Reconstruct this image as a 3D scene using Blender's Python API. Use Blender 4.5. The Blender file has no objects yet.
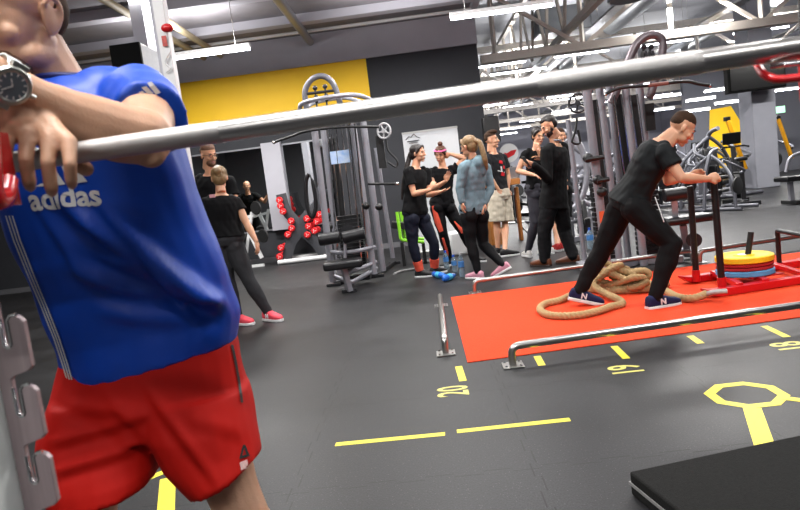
import bpy, bmesh, math, random
import numpy as np
from mathutils import Vector, Matrix, Euler
from mathutils.bvhtree import BVHTree

random.seed(7)
np.random.seed(7)
SC = bpy.context.scene
COL = SC.collection
V = Vector
pi = math.pi

# ------------------------------------------------------------------ camera
F0 = 632.0                      # focal length in pixels of an 800 px wide frame
CAMH = 1.2
_yaw, _p, _r = math.radians(2.5), math.radians(6.2), math.radians(7.13)
FWD = V((-math.sin(_yaw)*math.cos(_p), math.cos(_yaw)*math.cos(_p), -math.sin(_p)))
_R0 = V((math.cos(_yaw), math.sin(_yaw), 0))
_U0 = _R0.cross(FWD)
RT = _R0*math.cos(_r) - _U0*math.sin(_r)
UP = _U0*math.cos(_r) + _R0*math.sin(_r)
CAM = V((0, 0, CAMH))

def at(x, y, Y):
    """world point seen at pixel x, y that stands Y metres in front"""
    d = FWD*F0 + RT*(x-400) + UP*(255-y)
    return CAM + d*(Y/d.y)

def fl(x, y, z=0.0):
    """world point at height z seen at pixel x, y"""
    d = FWD*F0 + RT*(x-400) + UP*(255-y)
    return CAM + d*((z-CAMH)/d.z)

cd = bpy.data.cameras.new('camera'); cam = bpy.data.objects.new('camera', cd); COL.objects.link(cam)
cam.matrix_world = Matrix((( RT.x, UP.x, -FWD.x, 0), (RT.y, UP.y, -FWD.y, 0), (RT.z, UP.z, -FWD.z, CAMH), (0, 0, 0, 1)))
cd.sensor_width = 36; cd.lens = F0/800*36; cd.clip_start = .02; cd.clip_end = 200
cd.dof.use_dof = True; cd.dof.focus_distance = 4.5; cd.dof.aperture_fstop = 8.0
SC.camera = cam

# --------------------------------------------------------------- materials
def lin(c):
    if isinstance(c, str):
        c = tuple(int(c[i:i+2], 16)/255 for i in (0, 2, 4))
        c = tuple((x/12.92 if x <= .04045 else ((x+.055)/1.055)**2.4) for x in c)
    return (c[0], c[1], c[2], 1)

MATS = {}
def mat(name, c, rough=.5, metal=0., noise=.12, scale=30., bump=0., bscale=200., sss=0., coat=0., trans=0., emit=0., sheen=0., aniso=None, c2=None):
    if name in MATS: return MATS[name]
    m = bpy.data.materials.new(name); m.use_nodes = True
    nt = m.node_tree; b = nt.nodes['Principled BSDF']; L = nt.links.new
    c = lin(c)
    tc = nt.nodes.new('ShaderNodeTexCoord')
    mp = nt.nodes.new('ShaderNodeMapping'); L(tc.outputs['Object'], mp.inputs[0])
    if aniso: mp.inputs['Scale'].default_value = aniso
    n = nt.nodes.new('ShaderNodeTexNoise'); n.inputs['Scale'].default_value = scale; n.inputs['Detail'].default_value = 5
    L(mp.outputs[0], n.inputs['Vector'])
    mx = nt.nodes.new('ShaderNodeMix'); mx.data_type = 'RGBA'
    d = lin(c2) if c2 else tuple(x*(1-noise*2) for x in c[:3])+(1,)
    e = c if c2 else tuple(min(1, x*(1+noise)) for x in c[:3])+(1,)
    mx.inputs[6].default_value = d; mx.inputs[7].default_value = e
    L(n.outputs['Fac'], mx.inputs[0]); L(mx.outputs[2], b.inputs['Base Color'])
    b.inputs['Roughness'].default_value = rough; b.inputs['Metallic'].default_value = metal
    if rough >= .65 and not metal: b.inputs['Specular IOR Level'].default_value = .2
    if sss:
        b.inputs['Subsurface Weight'].default_value = sss; b.inputs['Subsurface Radius'].default_value = (1, .3, .15); b.inputs['Subsurface Scale'].default_value = .012
    if coat: b.inputs['Coat Weight'].default_value = coat
    if sheen: b.inputs['Sheen Weight'].default_value = sheen
    if trans:
        b.inputs['Transmission Weight'].default_value = trans; b.inputs['IOR'].default_value = 1.3
    if emit:
        b.inputs['Emission Color'].default_value = c; b.inputs['Emission Strength'].default_value = emit
    if bump:
        bp = nt.nodes.new('ShaderNodeBump'); bp.inputs['Strength'].default_value = bump; bp.inputs['Distance'].default_value = .002
        n2 = nt.nodes.new('ShaderNodeTexNoise'); n2.inputs['Scale'].default_value = bscale
        L(mp.outputs[0], n2.inputs['Vector']); L(n2.outputs['Fac'], bp.inputs['Height']); L(bp.outputs[0], b.inputs['Normal'])
    MATS[name] = m
    return m

# ------------------------------------------------------------ object tree
def thing(name, label, cat, loc=(0, 0, 0), group=None, rz=0):
    o = bpy.data.objects.new(name, None); COL.objects.link(o); o.empty_display_size = .1
    o.location = loc; o.rotation_euler = (0, 0, rz)
    o['label'] = label; o['category'] = cat
    if group: o['group'] = group
    return o
def tag(o, label, cat, group=None, kind=None):
    if label: o['label'] = label
    if cat: o['category'] = cat
    if group: o['group'] = group
    if kind: o['kind'] = kind
    return o
def wloc(o):
    v = V((0, 0, 0))
    while o is not None: v += o.location; o = o.parent
    return v
def dup(root, loc, rz=0, label=None, group=None, sc=None):
    """a copy of a thing with copies of its parts and sub-parts"""
    r = root.copy(); COL.objects.link(r); r.location = loc; r.rotation_euler = (0, 0, rz)
    if sc: r.scale = (sc, sc, sc)
    if label: r['label'] = label
    if group: r['group'] = group
    for ch in list(root.children):
        c = ch.copy(); COL.objects.link(c); c.parent = r
        for g in ch.children:
            d = g.copy(); COL.objects.link(d); d.parent = c
    return r

def link_mesh(name, me, material, parent=None, kind=None):
    off = wloc(parent) if parent else V((0, 0, 0))
    if off.length: me.transform(Matrix.Translation(-off))
    o = bpy.data.objects.new(name, me); COL.objects.link(o)
    if material: me.materials.append(material)
    if parent: o.parent = parent
    if kind: o['kind'] = kind
    return o

def frames(pts, side=None):
    pts = [V(p) for p in pts]; n = len(pts); T = []
    for i in range(n):
        t = (pts[min(i+1, n-1)] - pts[max(i-1, 0)])
        T.append(t.normalized() if t.length > 1e-9 else V((0, 0, 1)))
    a = V(side) if side is not None else (V((0, 0, 1)) if abs(T[0].z) < .9 else V((1, 0, 0)))
    out = []
    for t in T:
        if side is not None and not isinstance(side, V) and False: pass
        a = (a - t*a.dot(t))
        a = a.normalized() if a.length > 1e-6 else t.orthogonal().normalized()
        out.append((a.copy(), t.cross(a)))
    return pts, out

def smooth_path(pts, sub=6, closed=False):
    pts = [V(p) for p in pts]; n = len(pts); out = []
    rng = n if closed else n-1
    for i in range(rng):
        if closed: p0, p1, p2, p3 = pts[(i-1) % n], pts[i], pts[(i+1) % n], pts[(i+2) % n]
        else: p0, p1, p2, p3 = pts[max(i-1, 0)], pts[i], pts[i+1], pts[min(i+2, n-1)]
        for k in range(sub):
            t = k/sub
            out.append(.5*((2*p1) + (p2-p0)*t + (2*p0-5*p1+4*p2-p3)*t*t + (3*p1-p0-3*p2+p3)*t**3))
    if not closed: out.append(pts[-1])
    return out
def round_path(pts, r=.08, sub=5):
    """polyline with its corners rounded"""
    pts = [V(p) for p in pts]; out = [pts[0]]
    for i in range(1, len(pts)-1):
        a, b, c = pts[i-1], pts[i], pts[i+1]
        d1, d2 = (a-b), (c-b); q = min(r, d1.length*.48, d2.length*.48)
        s, e = b+d1.normalized()*q, b+d2.normalized()*q
        for k in range(sub+1):
            t = k/sub; out.append((s*(1-t)**2) + (b*2*t*(1-t)) + (e*t*t))
    out.append(pts[-1]); return out

class B:
    """collects shapes; obj() links them as ONE mesh object"""
    def __init__(s): s.v = []; s.f = []
    def add(s, vs, fs):
        o = len(s.v); s.v += [tuple(p) for p in vs]; s.f += [tuple(i+o for i in q) for q in fs]; return s
    def box(s, c, d, rot=None):
        c = V(c); R = rot if isinstance(rot, Matrix) else (Euler(rot).to_matrix() if rot else Matrix.Identity(3))
        vs = [c + R @ V((x*d[0]/2, y*d[1]/2, z*d[2]/2)) for x in (-1, 1) for y in (-1, 1) for z in (-1, 1)]
        return s.add(vs, [(0, 1, 3, 2), (4, 6, 7, 5), (0, 4, 5, 1), (2, 3, 7, 6), (0, 2, 6, 4), (1, 5, 7, 3)])
    def beam(s, a, b, w, h, up=(0, 0, 1)):
        """box section bar from a to b"""
        a, b = V(a), V(b); t = (b-a).normalized(); u = V(up); u = u - t*u.dot(t)
        if u.length < 1e-4: u = t.orthogonal()
        u.normalize(); q = t.cross(u)
        return s.box((a+b)/2, ((b-a).length, w, h), Matrix((t, q, u)).transposed())
    def tube(s, pts, r, n=10, closed=False, side=None, flat=1.0):
        pts, fr = frames(pts, side); m = len(pts)
        rs = r if isinstance(r, (list, tuple)) else [r]*m
        vs = []
        for i, (p, (a, b)) in enumerate(zip(pts, fr)):
            rr = rs[i] if isinstance(rs[i], (list, tuple)) else (rs[i], rs[i]*flat)
            for k in range(n):
                t = 2*pi*k/n; vs.append(p + a*math.cos(t)*rr[0] + b*math.sin(t)*rr[1])
        fs = []
        for i in range(m if closed else m-1):
            for k in range(n):
                j = (i+1) % m; fs.append((i*n+k, i*n+(k+1) % n, j*n+(k+1) % n, j*n+k))
        if not closed:
            fs.append(tuple(reversed(range(n)))); fs.append(tuple(range((m-1)*n, m*n)))
        return s.add(vs, fs)
    def cyl(s, a, b, r, n=16): return s.tube([a, b], r, n)
    def lathe(s, prof, o, axis=(0, 0, 1), n=24):
        """prof: [(radius, height)] around axis through o"""
        ax = V(axis).normalized(); u = ax.orthogonal().normalized(); w = ax.cross(u); o = V(o); vs = []; m = len(prof)
        for r, h in prof:
            for k in range(n):
                t = 2*pi*k/n; vs.append(o + ax*h + (u*math.cos(t) + w*math.sin(t))*max(r, 1e-5))
        fs = [(i*n+k, i*n+(k+1) % n, (i+1)*n+(k+1) % n, (i+1)*n+k) for i in range(m-1) for k in range(n)]
        fs.append(tuple(reversed(range(n)))); fs.append(tuple(range((m-1)*n, m*n)))
        return s.add(vs, fs)
    def ell(s, c, r, R=None, n=16, m=10):
        R = R or Matrix.Identity(3); c = V(c); vs = []
        for i in range(m+1):
            a = pi*i/m
            for k in range(n):
                t = 2*pi*k/n; vs.append(c + R @ V((r[0]*math.sin(a)*math.cos(t), r[1]*math.sin(a)*math.sin(t), r[2]*math.cos(a))))
        fs = [(i*n+k, i*n+(k+1) % n, (i+1)*n+(k+1) % n, (i+1)*n+k) for i in range(m) for k in range(n)]
        return s.add(vs, fs)
    def prism(s, poly, o, ax, ay, th):
        """2-D outline in the plane of ax, ay through o, with thickness th along their normal"""
        o, ax, ay = V(o), V(ax), V(ay); nz = ax.cross(ay).normalized(); n = len(poly)
        vs = [o+ax*x+ay*y+nz*(th/2) for x, y in poly] + [o+ax*x+ay*y-nz*(th/2) for x, y in poly]
        fs = [tuple(range(n)), tuple(reversed(range(n, 2*n)))] + [(i, i+n, (i+1) % n+n, (i+1) % n) for i in range(n)]
        return s.add(vs, fs)
    def poly(s, pts): return s.add(pts, [tuple(range(len(pts)))])
    def mesh(s, name='m', weld=False):
        me = bpy.data.meshes.new(name); me.from_pydata(s.v, [], s.f); me.validate(); 
        bm = bmesh.new(); bm.from_mesh(me)
        if weld: bmesh.ops.remove_doubles(bm, verts=bm.verts, dist=1e-5)
        bmesh.ops.recalc_face_normals(bm, faces=bm.faces); bm.to_mesh(me); bm.free()
        return me
    def obj(s, name, material, parent=None, bevel=0, smooth=True, kind=None):
        me = s.mesh(name)
        if smooth and len(me.polygons):
            me.polygons.foreach_set('use_smooth', [True]*len(me.polygons)); me.set_sharp_from_angle(angle=.75)
        o = link_mesh(name, me, material, parent, kind)
        if bevel:
            m = o.modifiers.new('bevel', 'BEVEL'); m.width = bevel; m.segments = 2; m.limit_method = 'ANGLE'; m.angle_limit = .9; m.harden_normals = False
        return o

def bake(me, mods):
    """apply modifiers (type, {settings}) to a mesh without operators"""
    o = bpy.data.objects.new('tmp', me); COL.objects.link(o)
    for ty, st in mods:
        m = o.modifiers.new(ty, ty)
        for k, v in st.items(): setattr(m, k, v)
    dg = bpy.context.evaluated_depsgraph_get(); dg.update()
    out = bpy.data.meshes.new_from_object(o.evaluated_get(dg))
    bpy.data.objects.remove(o); bpy.data.meshes.remove(me)
    return out

def remesh(b, voxel, smooth=3, fac=.5):
    me = bake(b.mesh(), [('REMESH', dict(mode='VOXEL', voxel_size=voxel, use_smooth_shade=True)), ('SMOOTH', dict(factor=fac, iterations=smooth))])
    return me

def displace(me, fn):
    """fn(co Nx3, no Nx3) -> offset along normal (N,)"""
    n = len(me.vertices); co = np.empty(n*3); me.vertices.foreach_get('co', co); co = co.reshape(-1, 3)
    no = np.empty(n*3); me.vertex_normals.foreach_get('vector', no); no = no.reshape(-1, 3)
    d = fn(co, no)
    if d.ndim == 1: d = no*d[:, None]
    me.vertices.foreach_set('co', (co+d).ravel()); me.update()
    return me

def text_mesh(body, size, extrude=.0, bold=0., sx=1.0):
    c = bpy.data.curves.new('t', 'FONT'); c.body = body; c.size = size; c.extrude = extrude; c.offset = bold; c.align_x = 'CENTER'; c.align_y = 'CENTER'; c.resolution_u = 3
    o = bpy.data.objects.new('t', c); COL.objects.link(o)
    dg = bpy.context.evaluated_depsgraph_get(); dg.update()
    me = bpy.data.meshes.new_from_object(o.evaluated_get(dg)); bpy.data.objects.remove(o); bpy.data.curves.remove(c)
    me.materials.clear()
    if sx != 1: me.transform(Matrix.Diagonal((sx, 1, 1, 1)))
    return me
def put_text(name, body, size, o, ax, ay, material, parent, extrude=.001, bold=0., sx=1.):
    """lettering lying in the plane of ax (reading direction) and ay (up) centred on o"""
    me = text_mesh(body, size, extrude, bold, sx)
    ax, ay = V(ax).normalized(), V(ay).normalized(); nz = ax.cross(ay)
    M = Matrix.Translation(V(o)) @ Matrix((ax, ay, nz)).transposed().to_4x4()
    me.transform(M)
    return link_mesh(name, me, material, parent)
# ================================================================= SETTING
WY = 12.6                                   # mirror wall
m_wdark = mat('wall_dark_grey', '3c3d41', .75, scale=3, noise=.08)
m_yel = mat('yellow_wall_paint', 'ffca14', .6, scale=2, noise=.04)
m_soff = mat('light_grey_plaster', 'b4b3bb', .8, scale=3, noise=.05)
m_ceil = mat('grey_ceiling', '8a878c', .8, scale=4, noise=.1)
m_white = mat('white_paint', 'd8d8d8', .4, noise=.04)
m_silver = mat('silver_powder_coat', '9a9ba0', .35, .5, noise=.06)
m_chrome = mat('chrome', 'd0d0d0', .12, 1., noise=.03)
m_steel = mat('brushed_steel', 'b9b8b5', .3, 1., noise=.08, scale=8, aniso=(1, 40, 40))
m_black = mat('black_plastic', '101011', .45, noise=.15)
m_pad = mat('black_vinyl_pad', '17171a', .38, noise=.1, bump=.2, bscale=400)
m_rubber = mat('black_rubber', '141415', .6, noise=.2)
m_yelmetal = mat('yellow_powder_coat', 'f0a810', .4, noise=.05)
m_red = mat('red_gloss_paint', 'c8151c', .3, noise=.06)
m_beige = mat('beige_steel_paint', 'c8c0b6', .55, noise=.07)
m_duct = mat('galvanised_duct', '8d9195', .4, .6, noise=.15, scale=5)
m_concrete = mat('column_grey_paint', '85868e', .7, scale=4, noise=.06)
m_tube = mat('lit_tube', 'f4f6ff', .5, emit=26)
m_lamp = mat('lamp_housing', 'c8c8c8', .4)
m_mirror = mat('mirror_glass', 'd8dcdc', .02, 1., noise=0)

# floor: rubber tiles with interlocking edges and speckles
def floor_mat():
    m = bpy.data.materials.new('rubber_floor_tiles'); m.use_nodes = True; nt = m.node_tree; L = nt.links.new
    b = nt.nodes['Principled BSDF']; N = nt.nodes.new
    def math_(op, a, c=None):
        n = N('ShaderNodeMath'); n.operation = op
        for i, x in enumerate((a, c)):
            if x is None: continue
            if isinstance(x, (int, float)): n.inputs[i].default_value = x
            else: L(x, n.inputs[i])
        return n.outputs[0]
    g = N('ShaderNodeNewGeometry'); sp = N('ShaderNodeSeparateXYZ'); L(g.outputs['Position'], sp.inputs[0])
    X, Y = sp.outputs[0], sp.outputs[1]
    def seam(a, c, off):
        w = math_('MULTIPLY', math_('SIGN', math_('SINE', math_('MULTIPLY', c, 2*pi/.24))), .013)
        f = math_('FRACT', math_('ADD', math_('ADD', a, w), 100+off))
        d = math_('ABSOLUTE', math_('SUBTRACT', f, .5))
        return math_('LESS_THAN', d, .003)
    s = math_('MAXIMUM', seam(X, Y, .17), seam(Y, X, .02))
    n1 = N('ShaderNodeTexNoise'); n1.inputs['Scale'].default_value = 1.3; n1.inputs['Detail'].default_value = 6; n1.inputs['Roughness'].default_value = .65; L(g.outputs['Position'], n1.inputs['Vector'])
    n2 = N('ShaderNodeTexNoise'); n2.inputs['Scale'].default_value = 140; n2.inputs['Detail'].default_value = 2; L(g.outputs['Position'], n2.inputs['Vector'])
    n3 = N('ShaderNodeTexVoronoi'); n3.inputs['Scale'].default_value = 60; L(g.outputs['Position'], n3.inputs['Vector'])
    cr = N('ShaderNodeValToRGB'); cr.color_ramp.elements[0].position = .3; cr.color_ramp.elements[0].color = (.0085, .0085, .0095, 1)
    cr.color_ramp.elements[1].position = .72; cr.color_ramp.elements[1].color = (.026, .026, .028, 1); L(n1.outputs['Fac'], cr.inputs[0])
    mx = N('ShaderNodeMix'); mx.data_type = 'RGBA'; mx.blend_type = 'MULTIPLY'; mx.inputs[0].default_value = .7
    cr2 = N('ShaderNodeValToRGB'); cr2.color_ramp.elements[0].position = .35; cr2.color_ramp.elements[0].color = (.45, .45, .45, 1)
    cr2.color_ramp.elements[1].position = .7; cr2.color_ramp.elements[1].color = (1.6, 1.6, 1.6, 1); L(n2.outputs['Fac'], cr2.inputs[0])
    L(cr.outputs[0], mx.inputs[6]); L(cr2.outputs[0], mx.inputs[7])
    m2 = N('ShaderNodeMix'); m2.data_type = 'RGBA'; L(math_('MULTIPLY', math_('LESS_THAN', n3.outputs['Distance'], .12), .6), m2.inputs[0]); L(mx.outputs[2], m2.inputs[6]); m2.inputs[7].default_value = (.11, .11, .11, 1)
    m3 = N('ShaderNodeMix'); m3.data_type = 'RGBA'; L(s, m3.inputs[0]); L(m2.outputs[2], m3.inputs[6]); m3.inputs[7].default_value = (.002, .002, .002, 1)
    L(m3.outputs[2], b.inputs['Base Color']); b.inputs['Specular IOR Level'].default_value = .3
    mr = N('ShaderNodeMapRange'); mr.inputs[3].default_value = .36; mr.inputs[4].default_value = .6; L(n1.outputs['Fac'], mr.inputs[0]); L(mr.outputs[0], b.inputs['Roughness'])
    bp = N('ShaderNodeBump'); bp.inputs['Strength'].default_value = .35; bp.inputs['Distance'].default_value = .002; L(n2.outputs['Fac'], bp.inputs['Height']); L(bp.outputs[0], b.inputs['Normal'])
    return m
XL, XR, YB, YF = -9.0, 16.0, -5.0, 42.0
B().box(((XL+XR)/2, (YB+YF)/2, -.05), (XR-XL, YF-YB, .1)).obj('floor', floor_mat(), kind='structure', smooth=False)

WR = 1.42                                   # right end of the mirror wall
zt = 3.72                                   # top of the painted band
# mirror wall: dark grey with a yellow field, light grey soffit band above
xs = at(365, 53.6, WY).x
B().box(((XL+WR)/2, WY+.15, 2.2), (WR-XL, .3, 4.4)).obj('wall_back', m_wdark, kind='structure', smooth=False)
ZB = 2.76
B().box(((XL+xs)/2, WY-.01, (zt+ZB)/2), (xs-XL, .02, zt-ZB)).obj('wall_back_yellow_field', m_yel, kind='structure', smooth=False)
B().box(((XL+WR)/2, WY-.02, zt+.3), (WR-XL+.02, .06, .6)).obj('wall_back_soffit', m_soff, kind='structure', smooth=False)
CZ = 4.3
# low ceiling of the near bay, with shallow ribs
b = B().box(((XL+WR)/2, (YB+WY)/2, CZ+.1), (WR-XL, WY-YB+.6, .2))
b.obj('ceiling', m_ceil, kind='structure', smooth=False)
b = B()
for y in (11.2, 9.6, 8.0): b.box(((XL+WR)/2, y, CZ-.07), (WR-XL, .22, .14))
b.obj('ceiling_ribs', m_soff, kind='structure', smooth=False)
B().box((WR-.05, (YB+WY)/2, CZ+.05), (.12, WY-YB+.6, .3)).obj('trim_1', m_soff, kind='structure', smooth=False)
# outer shell
m_hallw = mat('hall_wall_grey', 'a0a0aa', .8, noise=.05, scale=2)
m_hallc = mat('hall_roof_deck', '9a9ca2', .7, noise=.15, scale=1.5, aniso=(1, 8, 1))
B().box((XL-.1, (YB+YF)/2, 3), (.2, YF-YB, 6)).obj('wall_left', mat('mid_grey_wall', '707074', .8), kind='structure', smooth=False)
B().box((XR+.1, (YB+YF)/2, 3), (.2, YF-YB, 6)).obj('wall_right', m_hallw, kind='structure', smooth=False)
B().box(((XL+XR)/2, YF+.1, 3), (XR-XL, .2, 6)).obj('wall_far', m_hallw, kind='structure', smooth=False)
B().box(((XL+XR)/2, YB-.1, 3), (XR-XL, .2, 6))  .obj('wall_front', mat('mid_grey_wall', '707074', .8), kind='structure', smooth=False)
B().box(((WR+XR)/2, (YB+YF)/2, 6.1), (XR-WR, YF-YB, .2)).obj('ceiling_hall', m_hallc, kind='structure', smooth=False)
B().box(((XL+WR)/2, (WY+YF)/2+.3, 6.1), (WR-XL, YF-WY, .2)).obj('ceiling_hall_rear', m_hallc, kind='structure', smooth=False)
B().box((WR, (YB+WY)/2, 5.2), (.1, WY-YB, 1.7)).obj('wall_above_ceiling', m_hallw, kind='structure', smooth=False)
# partition with the yellow field far in the hall
YP = 24.0
c0 = at(700, 150, YP); c1 = at(765, 150, YP)
B().box((c0.x+2.6, YP, 2.0), (6.2, .2, 4.0)).obj('wall_partition', mat('partition_grey', '6a6b72', .8), kind='structure', smooth=False)
poly = [at(*q, YP-.13) for q in ((709, 168), (710, 110), (731, 106), (758, 150), (757, 168))]
b = B(); n = len(poly); b.add(poly+[p+V((0, .03, 0)) for p in poly], [tuple(range(n)), tuple(reversed(range(n, 2*n)))]+[(i, (i+1) % n, (i+1) % n+n, i+n) for i in range(n)])
b.obj('wall_partition_yellow_field', m_yel, kind='structure', smooth=False)

# mirrors (one framed run, split by a pilaster)
mz0, mz1 = .66, 2.28
xm = [at(150, 190, WY).x, at(268, 190, WY).x, at(289, 190, WY).x, at(338, 190, WY).x]
for k, (a, c, lb) in enumerate(((xm[0], xm[1], 'large wall mirror showing the gym and a bald man, beside the grey pilaster'), (xm[2], xm[3], 'narrow wall mirror behind the red dumbbell rack'))):
    t = thing('wall_mirror', lb, 'mirror', ((a+c)/2, WY, mz0))
    B().box(((a+c)/2, WY-.035, (mz0+mz1)/2), (c-a, .012, mz1-mz0)).obj('glass', m_mirror, t, smooth=False)
    fr = B()
    for z in (mz0-.01, mz1+.01): fr.box(((a+c)/2, WY-.03, z), (c-a+.04, .03, .03))
    for x in (a-.01, c+.01): fr.box((x, WY-.03, (mz0+mz1)/2), (.025, .03, mz1-mz0))
    fr.obj('frame', m_silver, t)
B().box(((xm[1]+xm[2])/2, WY-.09, 1.49), (xm[2]-xm[1]-.04, .16, 1.72)).obj('wall_pilaster', m_soff, kind='structure', smooth=False)
B().box(((XL+WR)/2, WY-.045, .05), (WR-XL, .03, .1)).obj('baseboard_back', mat('mid_grey_skirting', '6c6c70', .6), kind='structure', smooth=False)

# columns
ca, cb, cc = fl(745, 190), fl(775, 188), fl(785, 183)
CX0, CX1, CY0 = fl(757, 189).x, fl(782, 186).x-.02, fl(757, 189).y
B().box(((CX0+CX1)/2, CY0+.33, 3), (CX1-CX0, .66, 6)).obj('hall_column', m_concrete, kind='structure', bevel=.02)
p0, p1 = at(131, 20, 7.4), at(144, 20, 7.4)
B().box(((p0.x+p1.x)/2, 7.6, CZ/2), (p1.x-p0.x, .4, CZ)).obj('near_column', m_soff, kind='structure', smooth=False)
# wall mounted screen box beside the near column
q0, q1 = at(113, 62, 6.3), at(142, 56, 6.3)
t = thing('speaker_box', 'black speaker box with a grey side fixed to the pale column, above the blue shirt', 'speaker', ((q0.x+q1.x)/2, 6.5, q0.z))
B().box(((q0.x+q1.x)/2, 6.62, q0.z), (q1.x-q0.x, .62, .30)).obj('cabinet', mat('grey_cabinet', '8c8d90', .4, .3), t, bevel=.006)
B().box(((q0.x+q1.x)/2, 6.29, q0.z), (q1.x-q0.x+.004, .04, .304)).obj('front_grille', mat('matt_black_grille', '050505', .9), t, bevel=.004)
B().box(((q0.x+q1.x)/2, 7.16, q0.z), (.08, .48, .08)).obj('bracket', m_black, t)
# hanging black screens on the hall column
t = thing('hanging_screen', 'black box screen hung against the tall grey hall column', 'screen', (8.4, 15.6, 3.3))
TY = CY0-.55
t.location = ((CX0+CX1)/2, TY, 3.2)
qa, qb = at(729, 92, TY), at(787, 84, TY)
B().box(((qa.x+qb.x)/2, TY+.12, (qa.z+qb.z)/2+.33), (qb.x-qa.x, .22, .75)).obj('casing', MATS['matt_black_grille'], t, bevel=.02)
B().box(((qa.x+qb.x)/2, TY, (qa.z+qb.z)/2+.33), (qb.x-qa.x-.1, .02, .66)).obj('panel', mat('screen_glass', '050506', .25), t)
B().box(((CX0+CX1)/2, TY+.36, (qa.z+qb.z)/2+.4), (.2, .28, .2)).obj('bracket', m_steel, t)

# ------------------------------------------------ lane markings and carpet
m_tape = mat('yellow_floor_tape', 'f0dc3a', .5, noise=.1, scale=60)
m_carpet = mat('red_carpet_turf', 'f04a26', .95, noise=.22, scale=90, bump=.6, bscale=500)
c = [fl(451, 297.7), fl(467.6, 363)]
a0, a1 = c[1], c[0]
dfx = fl(800, 317.6)-a0; dbx = fl(800, 252.7)-a1
r0, r1 = a0+dfx*3.2, a1+dbx*2.2
b = B(); th = .006
pts = [a0, r0, r1, a1]
b.add([p+V((0, 0, .0005)) for p in pts]+[p+V((0, 0, th)) for p in pts], [(3, 2, 1, 0), (4, 5, 6, 7), (0, 1, 5, 4), (1, 2, 6, 5), (2, 3, 7, 6), (3, 0, 4, 7)])
tag(b.obj('turf_strip', m_carpet, smooth=False), 'long red carpet strip under the sled and the rope', 'carpet')

def flat(pts, name, lb, cat, group=None, h=.0012):
    b = B(); n = len(pts)
    b.add([V((p[0], p[1], .0003)) for p in pts]+[V((p[0], p[1], h)) for p in pts], [tuple(range(n)), tuple(range(n, 2*n))]+[(i, (i+1) % n, (i+1) % n+n, i+n) for i in range(n)])
    return tag(b.obj(name, m_tape, smooth=False), lb, cat, group)
def strip(a, c, w):
    a, c = V(a[:2]), V(c[:2]); d = (c-a).normalized(); q = V((-d.y, d.x))*(w/2)
    return [a-q, c-q, c+q, a+q]
tick_px = [((458.5, 366.4), (463, 381), 'yellow tape tick above the number 20'), ((537, 356.2), (542, 365.5), 'short yellow tick just beside the front rail foot'),
           ((614, 346.2), (626.5, 358.6), 'yellow tape tick above the number 19'), ((690, 335.9), (701, 343.5), 'short yellow tick between the numbers 19 and 18'),
           ((764, 326), (787, 337), 'yellow tape tick above the number 18')]
for a, c, lb in tick_px: flat(strip(fl(*a), fl(*c), .045), 'tape_tick', lb, 'floor marking', 'tape ticks along the lane')
flat(strip(fl(335.5, 444.5), fl(445, 434), .042), 'tape_line', 'yellow tape line on the floor, the one farther from the step platform', 'floor marking', 'dashed tape line')
flat(strip(fl(457, 431.5), fl(570, 419.5), .042), 'tape_line', 'yellow tape line on the floor nearer the step platform', 'floor marking', 'dashed tape line')
flat(strip(V((1.05, 2.93)), V((2.6, 2.98)), .042), 'tape_line', 'yellow tape line beyond the octagon at the frame edge', 'floor marking', 'dashed tape line') if False else None
m_num = mat('pale_yellow_number_paint', 'd9cf6a', .5)
# numbers read from the far side of the lane
for body, px in (('20', (454.5, 391)), ('19', (627.5, 369.5)), ('18', (792, 346))):
    o = fl(*px); o.z = .0012
    t = put_text('floor_number', body, .25, o, (0, 1, 0), (-1, 0, 0), m_num, None, .0006, .0035, .72)
    tag(t, 'pale yellow number %s painted on the black floor beside the lane' % body, 'number', 'distance numbers along the lane')

def octagon(c, r, w, arms, lb, rot=pi/8):
    """octagonal tape ring with tape arms"""
    t = thing('tape_octagon', lb, 'floor marking', (c[0], c[1], 0))
    b = B(); n = 8; vs = []
    for rr in (r, r-w):
        for z in (.0003, .0013):
            for k in range(n): vs.append((c[0]+rr*math.cos(rot+2*pi*k/n), c[1]+rr*math.sin(rot+2*pi*k/n), z))
    fs = []
    for k in range(n):
        j = (k+1) % n
        fs += [(8+k, 8+j, 24+j, 24+k), (k, j, 8+j, 8+k), (16+k, 24+k, 24+j, 16+j), (k, 16+k, 16+j, j)]
    b.add(vs, fs); b.obj('ring', m_tape, t, smooth=False)
    for i, (p, q, ww) in enumerate(arms):
        pts = strip(p, q, ww); m = B()
        m.add([V((p_[0], p_[1], .0003)) for p_ in pts]+[V((p_[0], p_[1], .0017+.0002*i)) for p_ in pts], [(0, 1, 2, 3), (4, 5, 6, 7), (0, 1, 5, 4), (1, 2, 6, 5), (2, 3, 7, 6), (3, 0, 4, 7)])
        m.obj('arm', m_tape, t, smooth=False)
    return t
oc = fl(746, 394.5)
octagon((oc.x, oc.y), .185, .052, [(fl(752, 408), fl(765, 447), .075), (fl(783, 398), fl(860, 408), .045)], 'yellow tape octagon with a tail on the floor, beside the step platform')
oc = fl(150, 466)
octagon((oc.x, oc.y), .175, .05, [(fl(143, 478), fl(112, 490), .04), (fl(168, 478), fl(164, 540), .07)], 'yellow tape marking glimpsed between the legs of the red shorts')

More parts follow.
